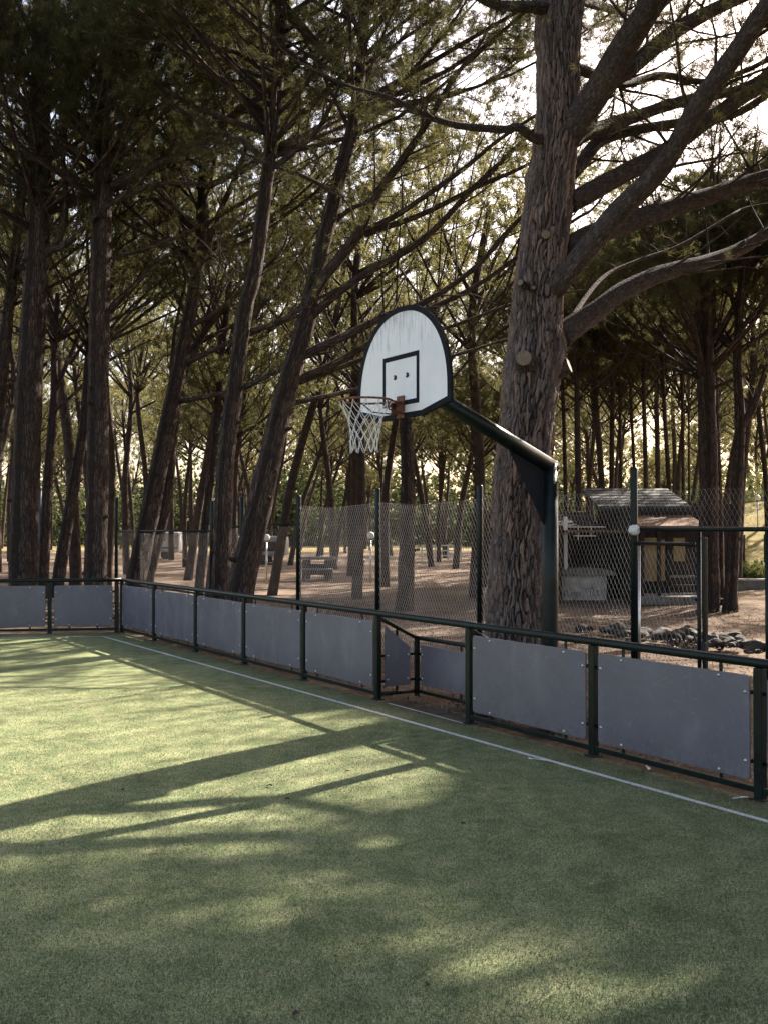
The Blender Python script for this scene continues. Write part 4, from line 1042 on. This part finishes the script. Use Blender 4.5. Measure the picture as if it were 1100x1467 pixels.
# --- grove beyond the fence: prototypes copied
PROTO = []
def proto(seed, h, zlo, R, lean, nl, dens=1.0):
    root = empty('grove_pine', (0, 0, -500)); T = Tree(seed, far=True)
    r = T.r; P = catmull([(0, 0, -.15), (lean * .3, .1, h * .3), (lean * .7 + .15 * r.normal(), .15 * r.normal(), h * .6), (lean, .2, h * .84)], 5)
    T.wood.tube(P, np.linspace(.155, .07, len(P)), 8, lump=.08, seed=seed)
    for q in range(6):
        i = int(r.integers(len(P) // 3, len(P) - 1)); a = r.random() * 6.28
        T.branch(P[i], (math.cos(a), math.sin(a), .4), 1 + r.random(), .016, .3, False)
    T.crown(P, zlo, h, R, nl, .06, L=1.6, dens=dens, n=5)
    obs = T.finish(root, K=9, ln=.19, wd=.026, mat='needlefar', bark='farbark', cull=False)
    return root, obs
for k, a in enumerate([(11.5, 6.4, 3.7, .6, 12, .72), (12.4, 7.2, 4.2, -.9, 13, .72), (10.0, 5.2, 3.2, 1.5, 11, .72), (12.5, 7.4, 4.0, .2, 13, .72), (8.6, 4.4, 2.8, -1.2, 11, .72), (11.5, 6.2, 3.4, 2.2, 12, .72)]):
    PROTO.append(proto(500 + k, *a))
def grove():
    r = np.random.default_rng(21); placed = []; used = [False] * len(PROTO)
    cand = []
    # near screen first, then deeper rows
    for Z0, Z1, n, md in ((29, 37, 13, 3.6), (37, 50, 28, 4.2), (50, 72, 56, 4.6), (72, 100, 75, 5)):
        c = 0; tries = 0
        while c < n and tries < 3000:
            tries += 1
            Z = Z0 + (Z1 - Z0) * r.random(); X = (r.random() * 2 - 1) * (.40 * Z + 2)
            px = CX + F * X / Z
            if 770 < px < 1040 and Z < 46: continue          # hut and its trees
            if px > 1040 and Z < 75 and r.random() < .93: continue  # open slope
            if 420 < px < 520 and Z < 48 and r.random() < .5: continue
            if any((X - a) ** 2 + (Z - b) ** 2 < md * md for a, b in placed): continue
            placed.append((X, Z)); cand.append((X, Z)); c += 1
    members = {}
    for i, (X, Z) in enumerate(cand):
        k = int(r.integers(len(PROTO))); root, obs = PROTO[k]
        if used[k]:
            ro = root.copy(); COL.objects.link(ro)
            for o in obs: q = o.copy(); COL.objects.link(q); q.parent = ro
        else: ro = root; used[k] = True
        sc = .85 + .4 * r.random(); ro.location = (X, Z, float(hill(X, Z)) - .02); ro.rotation_euler = (0, 0, r.random() * 6.28); ro.scale = (sc, sc, sc * (.9 + .2 * r.random()))
        px = CX + F * X / Z
        where = ('between the thick trunks at far left' if px < 170 else 'left of the leaning pines' if px < 300 else 'between the leaning pines' if px < 400 else 'behind the net and fence posts' if px < 560 else 'between the hoop net and the large pine' if px < 700 else 'around the large pine trunk' if px < 820 else 'rising behind the hut' if px < 1040 else 'above the grassy slope')
        d = 'near' if Z < 37 else 'slim' if Z < 50 else 'small' if Z < 72 else 'tiny far'
        members.setdefault((d, where), []).append((px, ro))
    for (d, where), l in members.items():
        order_labels(l, '%s grove pine %s' % (d, where), 'tree', 'grove pines, %s, %s' % (d, where))
    for k, (root, obs) in enumerate(PROTO):
        if not used[k]:
            for o in obs + [root]: bpy.data.objects.remove(o)
grove()
print('foliage faces', NTRI)

# --- bushes
def bush(x, y, R, h, seed, label, n=500):
    T = Tree(seed); base = np.array([x, y, float(hill(x, y))]); root = root_at('bush', base, label, 'bush', 'bushes beyond the grove')
    for k in range(9):
        a = T.r.random() * 6.28; T.tw.tube([base, base + [R * .4 * math.cos(a), R * .4 * math.sin(a), h * .6]], [.03, .01], 4)
    for k in range(n):
        d = T.r.normal(size=3); d /= np.linalg.norm(d); d[2] = abs(d[2]); q = T.r.random() ** .4
        l = 1 + .25 * math.sin(4 * math.atan2(d[1], d[0]) + seed)
        T.C.append(base + np.array([d[0] * R * q * l, d[1] * R * q * l, d[2] * h * q])); T.D.append(d)
    T.finish(root, 9, .16, .05, 'bush', 'farbark', cull=False)
for k, (px, Z, R, h, lab) in enumerate([(1075, 62, 3.2, 3.0, 'rounded green bush on top of the grassy slope'), (1102, 56, 2.6, 2.2, 'small green bush at the right edge of the slope'), (1060, 70, 3, 4.2, 'tall bush behind the slope beside the forked pine'), (1096, 35.5, 1.3, .5, 'low dark scrub at the foot of the grassy slope'), (1066, 35, 1.0, .45, 'small dark scrub beside the thin post on the slope'),]):
    bush((px - CX) / F * Z, Z, R, h, 700 + k, lab)
def treeline():
    T = Tree(808); r = T.r
    root = empty('distant_treeline', (0, 0, 0)); 
    C = []; D = []
    for k in range(430):
        X = -95 + 190 * r.random(); Z = 112 + 30 * r.random(); R = 3 + 2.5 * r.random(); h = 7 + 8.0 * r.random()
        if .33 < X / Z: h *= .55
        n = 170
        d = r.normal(size=(n, 3)); d /= np.linalg.norm(d, axis=1)[:, None]; d[:, 2] = abs(d[:, 2]); q = r.random((n, 1)) ** .4
        C.append(np.array([X, Z, 0]) + d * q * np.array([R, R, h])); D.append(d)
    T.C = list(np.concatenate(C)); T.D = list(np.concatenate(D)); 
    o = T.finish(root, 7, .5, .22, 'edgeleaf', 'farbark', cull=False)[0]
    o.parent = None; o.name = 'distant_treeline'; tag(o, 'low distant wooded edge seen between the trunks', 'trees', None, 'stuff'); bpy.data.objects.remove(root)
treeline()

# ------------------------------------------------------------------ hut, counter and things beyond the fence
def hut():
    Zf = 27.6
    def X(px, Z=Zf): return (px - CX) / F * Z
    base = (X(905), Zf, 0); r = root_at('wooden_hut', base, 'dark wooden kiosk hut with slate roof and railed porch behind the gate', 'hut')
    x0, x1 = X(800), X(1003)
    # back building
    mb = MB(); Zb = 30.4; xm = X(872)
    for k in range(34):
        xx = x0 + .1 + (X(1000, Zb) - x0 + .8) * k / 33; hh = 2.7 if xx > xm + .3 else 2.05; mb.box((xx, Zb, hh / 2), (.235, .05 + .012 * (k % 2), hh))
    mb.build('back_wall', M['wood_dark'], r)
    MB().box((x0 + .1, Zb - .05 - 1.2, 1.0), (.10, 2.3, 2.0)).build('side_wall', M['wood_dark'], r); MB().box((X(905), Zb - 1.4, 1.25), (.10, 2.6, 2.4)).build('side_wall', M['wood_dark'], r)
    zr0, zr1 = 2.50, 3.10
    def slab(x0_, x1_, ya, yb, za, zb, th, name, mat, courses=0):
        a = np.array([(x0_, ya, za), (x1_, ya, za), (x1_, yb, zb), (x0_, yb, zb)]); m_ = MB()
        m_.add(np.vstack([a, a + [0, 0, th]]), [(3, 2, 1, 0), (4, 5, 6, 7), (0, 1, 5, 4), (1, 2, 6, 5), (2, 3, 7, 6), (3, 0, 4, 7)])
        for i_ in range(courses):
            t = i_ / courses; m_.box(((x0_ + x1_) / 2, ya + (yb - ya) * t + .03, za + (zb - za) * t + th + .008), (x1_ - x0_ - .02, .05, .018))
        return m_.build(name, mat, r)
    slab(xm, X(1012), Zf + 1.3, Zb + 1.0, zr0, zr1, .08, 'roof', M['slate'], 7)
    slab(x0 - .3, xm - .02, Zf + 1.0, Zb + .4, 1.98, 2.42, .06, 'lean_to_roof', M['wood_dark'], 5)
    MB().box(((xm + X(1012)) / 2, Zf + 1.27, zr0 - .10), (X(1012) - xm, .04, .22)).build('fascia', M['wood_dark'], r)
    MB().box(((xm + X(1012)) / 2, Zf + 1.20, zr0 - .01), (X(1012) - xm + .1, .10, .07)).build('gutter', M['black'], r)
    MB().box((X(988), Zf + .9, 1.3), (.75, .06, 2.0)).build('door', M['wood_dark'], r)
    MB().box((X(955), Zf + .95, 1.2), (.10, .10, 2.3)).build('porch_post', M['wood_dark'], r)
    # porch
    pz = 2.05; px0, px1 = X(917), X(1002)
    v = np.array([(px0 - .15, Zf - .35, pz - .06), (px1 + .1, Zf - .35, pz - .06), (px1 + .1, Zf + 1.25, pz + .24), (px0 - .15, Zf + 1.25, pz + .24)])
    MB().add(np.vstack([v, v + [0, 0, .06]]), [(3, 2, 1, 0), (4, 5, 6, 7), (0, 1, 5, 4), (1, 2, 6, 5), (2, 3, 7, 6), (3, 0, 4, 7)]).build('porch_roof', M['litter_roof'], r)
    for px_ in (px0, (px0 + px1) / 2 - .35, px1 - .1):
        MB().box((px_, Zf - .2, .98), (.09, .09, 1.94)).build('porch_post', M['wood_dark'], r)
    for z in (.72, .48, .26):
        MB().box(((X(953) + px1) / 2, Zf - .21, z), (px1 - X(953) - .12, .04, .06)).build('porch_rail', M['concrete'] if z != .48 else M['wood_dark'], r)
    MB().box(((px0 + px1) / 2, Zf + .3, .10), (px1 - px0 + .3, 1.5, .22), bev=.02).build('floor_slab', M['concrete'], r)
    MB().box((X(933), Zf + .1, 1.16), (.42, .05, 1.15)).build('board_panel', M['ochre'], r)
    MB().box((X(948), Zf + .12, 1.14), (.20, .05, 1.10)).build('board_panel', M['ochre'], r)
    MB().box((X(974), Zf + .1, 1.42), (.30, .05, .62)).build('board_panel', M['ochre'], r)
    # serving hatch and low eaves on the left half
    MB().box((X(857), Zf + .62, 1.90), (X(900) - X(815), .7, .06)).build('hatch_awning', M['litter_roof'], r)
    MB().box((X(818), Zf + .9, 1.55), (.10, .10, 1.5)).build('downpipe', M['white'], r)
    mb = MB()
    for k in range(3): mb.box((X(843), Zf + .52, 2.02 - .12 * k), (1.1 - .25 * k, .02, .02))
    mb.box((X(833), Zf + .52, 1.86), (.02, .02, .4)); mb.box((X(852), Zf + .52, 1.9), (.02, .02, .3)); mb.build('drying_rack', M['steel'], r)
hut()
def counter():
    Z = 28.6; x0 = (796 - CX) / F * Z; x1 = (871 - CX) / F * Z; c = (x0 + x1) / 2
    Z = 28.9; x0 = (796 - CX) / F * Z; x1 = (871 - CX) / F * Z; c = (x0 + x1) / 2
    r = root_at('masonry_counter', (c, Z, 0), 'low whitewashed masonry counter with a thick slab top in front of the hut', 'counter')
    mb = MB(); mb.box((c - .06, Z, .34), (x1 - x0 - .14, .9, .72), bev=.05); mb.build('counter_base', M['plaster'], r)
    mb = MB(); n = 14; v = []
    for i in range(n + 1):
        t = i / n; x = x0 - .07 + (x1 - x0 + .14) * t; z = .80 + .12 * math.sin(math.pi * t) ** .7
        for y in (Z - .55, Z + .55): v += [(x, y, .70), (x, y, z)]
    f = []
    for i in range(n):
        a = i * 4; b = a + 4; f += [(a + 1, b + 1, b + 3, a + 3), (a, a + 2, b + 2, b), (a, b, b + 1, a + 1), (a + 2, a + 3, b + 3, b + 2)]
    f += [(0, 1, 3, 2), (n * 4, n * 4 + 2, n * 4 + 3, n * 4 + 1)]
    mb.add(v, f).build('counter_top', M['concrete'], r)
    # spray-painted scrawl
    g = MB(); rr = np.random.default_rng(4)
    strokes = [[(.05, .10), (.07, .24), (.13, .22), (.10, .12), (.16, .10)], [(.20, .11), (.21, .20), (.27, .20), (.28, .10)], [(.33, .11), (.33, .22), (.39, .12), (.40, .23)], [(.62, .10), (.63, .30), (.70, .26), (.66, .18), (.72, .10)], [(.74, .24), (.80, .25), (.77, .24), (.77, .10)], [(.58, .30), (.66, .34)]]
    for st in strokes:
        P = catmull([(x0 + .08 + a * 1.25, Z - .452, .04 + b * 1.0) for a, b in st], 4); g.tube(P, .008, 4)
    g.build('graffiti', M['black'], r)
counter()
def low_wall():
    Z = 31.2; x0 = (1050 - CX) / F * Z
    r = root_at('retaining_wall', (x0 + 3, Z, 0), 'low concrete retaining wall at the foot of the grassy slope', 'wall')
    MB().box((x0 + 4, Z, .2), (8, .3, .46), bev=.02).build('wall_body', M['concrete'], r)
    MB().box((x0 + 4, Z, .455), (8.1, .38, .05), bev=.01).build('wall_cap', M['plaster'], r)
    for k, (px, h) in enumerate([(1065, 1.1), (1096, 1.0)]):
        Zp = 40; x = (px - CX) / F * Zp; z = float(hill(x, Zp))
        MB().tube([(x, Zp, z - .1), (x, Zp, z + h)], .06, 6).build('slope_post', M['wood_dark'], None, label='dark wooden stake standing on the yellow slope' if k == 0 else 'second stake on the slope at the picture edge', cat='post', group='stakes on the slope')
low_wall()
def lamp(px, py, Z, d, label):
    c = at(px, py, Z); b = np.array([c[0], c[1], float(hill(c[0], c[1]))])
    r = root_at('globe_lamp', b, label, 'lamp', 'white globe lamps among the trees')
    MB().tube([b, [c[0], c[1], c[2] - d * .5]], .03, 8).build('lamp_post', M['steel'], r, smooth=True)
    MB().tube([[c[0], c[1], c[2] - d * .62], [c[0], c[1], c[2] - d * .42]], .06, 10).build('collar', M['black'], r)
    bm = bmesh.new(); bmesh.ops.create_uvsphere(bm, u_segments=18, v_segments=12, radius=d / 2)
    bm.verts.index_update(); v = np.array([q.co[:] for q in bm.verts]) + c; f = [[q.index for q in k.verts] for k in bm.faces]; bm.free()
    MB().add(v, f).build('globe', M['globe'], r, smooth=True)
lamp(382, 770, 37, .25, 'white globe lamp just right of the large leaning pine')
lamp(531, 767, 38, .27, 'white globe lamp seen beside the fence post under the hoop')
lamp(1085, 713, 47, .26, 'white globe lamp high on the slope at right')
def caravan(px0, px1, ytop, Z, label):
    x0 = (px0 - CX) / F * Z; x1 = (px1 - CX) / F * Z; c = (x0 + x1) / 2; L = x1 - x0; H = EYE + (HOR - ytop) / F * Z
    r = root_at('caravan', (c, Z, 0), label, 'caravan')
    MB().box((c, Z, .45 + (H - .45) / 2), (L, 2.1, H - .45), bev=.18).build('body', M['caravan'], r)
    k = 0
    x = x0 + .7
    while x < x1 - .8:
        MB().box((x + .35, Z - 1.06, H * .66), (.8, .03, .45), bev=.01).build('window', M['glassd'], r); x += 1.5
    MB().box((c, Z - 1.03, .75), (L - .3, .06, .08)).build('trim_strip', M['navy'], r)
    for s in (-.4, .4):
        MB().tube([(c + s, Z - 1.0, .32), (c + s, Z - .75, .32)], .32, 16).build('wheel', M['black'], r)
caravan(322, 412, 768, 58, 'long pale caravan parked among the trees left of centre')
caravan(205, 262, 762, 66, 'small pale caravan far behind the leaning forked pine')
def table(px, Z, L, ztop, mat, label):
    c = np.array([(px - CX) / F * Z, Z, 0]); r = root_at('stone_table', c, label, 'table', 'stone tables beyond the fence')
    MB().box(c + [0, 0, ztop - .05], (L, .9, .10), bev=.02).build('table_top', mat, r)
    for sx in (-.32, .32): MB().box(c + [sx * L, .05, (ztop - .1) / 2 - .02], (.22 * L, .6, ztop - .12), bev=.02).build('leg', M['wood_dark'], r)
    MB().box(c + [0, .2, ztop * .42], (L * .7, .12, ztop * .5), bev=.01).build('stretcher', M['wood_dark'], r)
    MB().box(c + [0, -.75, .40], (L * .95, .28, .07), bev=.015).build('bench', mat, r)
    for sx in (-.35, .35): MB().box(c + [sx * L, -.75, .17], (.12, .22, .40), bev=.01).build('bench_leg', M['wood_dark'], r)
table(455, 41, 1.35, .86, M['concrete'], 'pale topped table standing beyond the fence left of the net')
table(511, 45, .75, .62, M['concrete'], 'small dark table beyond the fence just left of the globe lamp')
def white_fence():
    Z = 62; x0 = (604 - CX) / F * Z; x1 = (660 - CX) / F * Z; r = root_at('rail_fence', ((x0 + x1) / 2, Z, 0), 'small white rail fence far among the trunks left of the large pine', 'fence')
    for z in (.35, .65, .95): MB().box(((x0 + x1) / 2, Z, z), (x1 - x0, .04, .07)).build('rail', M['white'], r)
    for k in range(4): MB().box((x0 + (x1 - x0) * k / 3, Z - .04, .5), (.08, .04, 1.0)).build('post', M['white'], r)
white_fence()

# rocks of the low border
def rocks():
    r = np.random.default_rng(31); protos = []
    for k in range(5):
        bm = bmesh.new(); bmesh.ops.create_icosphere(bm, subdivisions=3, radius=1)
        ph = r.random(6) * 6; cut = r.normal(size=(7, 3)); cut /= np.linalg.norm(cut, axis=1)[:, None]
        for v in bm.verts:
            p = np.array(v.co[:]); 
            for c in cut:
                d = p @ c
                if d > .62: p = p - c * (d - .62) * .9
            p *= 1 + .06 * math.sin(p[0] * 5 + ph[0]) + .05 * math.sin(p[1] * 7 + p[2] * 4 + ph[1]); p[2] *= .62
            v.co = Vector(p)
        me = bpy.data.meshes.new('rock'); bm.to_mesh(me); bm.free(); me.materials.append(M['rock']); protos.append(me)
    pts = []
    A = G(836, 903); B = G(1000, 915); Cc = G(1100, 932); D = G(1180, 946)
    for (p, q, n) in ((A, B, 32), (B, Cc, 44), (Cc, D, 12)):
        for k in range(n):
            t = r.random(); x = p + (q - p) * t; pts.append((x[0] + r.normal() * .14, x[1] + r.normal() * .30, .07 + .15 * r.random() ** 1.5, 0))
    A2 = G(400, 868); B2 = G(690, 876)
    for k, (x, y, s, z) in enumerate(pts):
        o = bpy.data.objects.new('rock', protos[k % 5]); COL.objects.link(o); o.location = (x, y, s * .18); o.scale = (s * (.9 + .5 * r.random()), s, s * (.8 + .4 * r.random()))
        o.rotation_euler = (r.normal() * .2, r.normal() * .2, r.random() * 6.28)
        px = CX + F * x / y
        mem = globals().setdefault('ROCKS', {})
        part = 'low border near the counter' if px < 905 else 'low border behind the gate' if px < 1015 else 'pile at the open gateway'
        mem.setdefault(part, []).append((px, o))
    for part, l in ROCKS.items(): order_labels(l, 'rock in the ' + part, 'rock', 'rocks, ' + part)
rocks()

# dry needles and crumbs on the turf along the barrier and on the soil
def litter():
    r = np.random.default_rng(77); V = []
    n = 38000
    s = r.random(n) * 20; o = -np.abs(r.normal(size=n)) * .28 + .05; k = r.random(n) < .25; o[k] = .3 + 3 * r.random(k.sum())
    k2 = r.random(n) < .16; o[k2] = -r.random(k2.sum()) * 9
    P = np.stack([corner[0] + U[0] * s + N[0] * o, corner[1] + U[1] * s + N[1] * o, .006 + .006 * r.random(n)], 1)
    P[o > .1, 2] -= .02
    a = r.random(n) * 6.28; L = .02 + .05 * r.random(n); d = np.stack([np.cos(a), np.sin(a), r.normal(size=n) * .12], 1) * L[:, None]
    q = np.stack([-np.sin(a), np.cos(a), 0 * a], 1) * .0012
    V = np.stack([P - q, P + q, P + d + [0, 0, .004]], 1).reshape(-1, 3)
    MB().add(V, [(3 * i, 3 * i + 1, 3 * i + 2) for i in range(n)]).build('needle_litter', M['litter'], None, label='dry brown pine needles scattered along the foot of the barrier', cat='needles', kind='stuff')
litter()
def forest_litter():
    # leaves, bark flakes and dry grass lying on the soil between the barrier and the hut
    r = np.random.default_rng(78); n = 60000
    s = -6 + r.random(n) * 26; o = .15 + r.random(n) ** 1.6 * 16
    P = np.stack([corner[0] + U[0] * s + N[0] * o, corner[1] + U[1] * s + N[1] * o, 0 * s], 1)
    k = (P[:, 1] > 3) & (P[:, 1] < 34); P = P[k]; n = len(P)
    P[:, 2] = hill(P[:, 0], P[:, 1]) + .0 + .03 * r.random(n)
    a = r.random(n) * 6.28; L = .015 + .045 * r.random(n) ** 2 + .03 * (r.random(n) < .1); el = r.normal(size=n) * .5
    d = np.stack([np.cos(a) * np.cos(el), np.sin(a) * np.cos(el), abs(np.sin(el))], 1) * L[:, None]
    q = np.stack([-np.sin(a), np.cos(a), .3 * r.normal(size=n)], 1) * (.004 + .008 * r.random(n) ** 2)[:, None]
    V = np.stack([P - q, P + q, P + d + q * .4, P + d - q * .4], 1).reshape(-1, 3)
    mb = MB(); mb.add(V, [(4 * i, 4 * i + 1, 4 * i + 2, 4 * i + 3) for i in range(n)]); mb.mi = list((r.random(n) < .35).astype(int))
    mb.build('forest_litter', [M['litter'], M['leafdry']], None, label='dry leaves and bark flakes covering the soil beyond the barrier', cat='leaf litter', kind='stuff')
forest_litter()
def crumbs():
    r = np.random.default_rng(5)
    def scrap(px, py, a, b, label, rot=0, mat='scrap', h=.012):
        p = G(px, py); c, s = math.cos(rot), math.sin(rot); v = []
        for t in range(9):
            an = t / 9 * 6.28; rr = 1 + .3 * r.normal(); x = a * math.cos(an) * rr; y = b * math.sin(an) * rr
            v.append((p[0] + c * x - s * y, p[1] + s * x + c * y, .008 + h * r.random()))
        v2 = [(x, y, z + .004) for x, y, z in v]; n = 9
        MB().add(v + v2, [tuple(range(n - 1, -1, -1)), tuple(range(n, 2 * n))] + [(i, (i + 1) % n, (i + 1) % n + n, i + n) for i in range(n)]).build('scrap' if mat == 'scrap' else 'leaf', M[mat], None, label=label, cat='scrap' if mat == 'scrap' else 'leaf')
    scrap(772, 1091, .09, .018, 'torn strip of white tape lifting from the court line', -.5)
    scrap(929, 1104, .022, .03, 'small crumpled white scrap in front of the large right panel', .3, h=.03)
    scrap(1060, 1146, .07, .01, 'thin white sliver at the foot of the last barrier post', .2)
    for k, (px, py, lb) in enumerate([(424, 1457, 'dark curled leaf on the turf near the bottom edge'), (613, 1417, 'small dark leaf fragment low in the middle of the turf'), (663, 1183, 'small pale leaf below the end of the sunlit patch'), (387, 1128, 'dark crumb on the sunlit turf left of the thin shadow'), (412, 1147, 'brown leaf bit lying on the thin shadow'), (498, 1107, 'dark speck on the sunlit turf between the two shadows'), (176, 1134, 'pale bit on the broad shadow band')]):
        scrap(px, py, .018, .010, lb, r.random() * 3, 'farbark', .012)
crumbs()
# remember no helper data on the finished objects
for o in bpy.data.objects:
    for k in ('_o', '_w'):
        if k in o: del o[k]
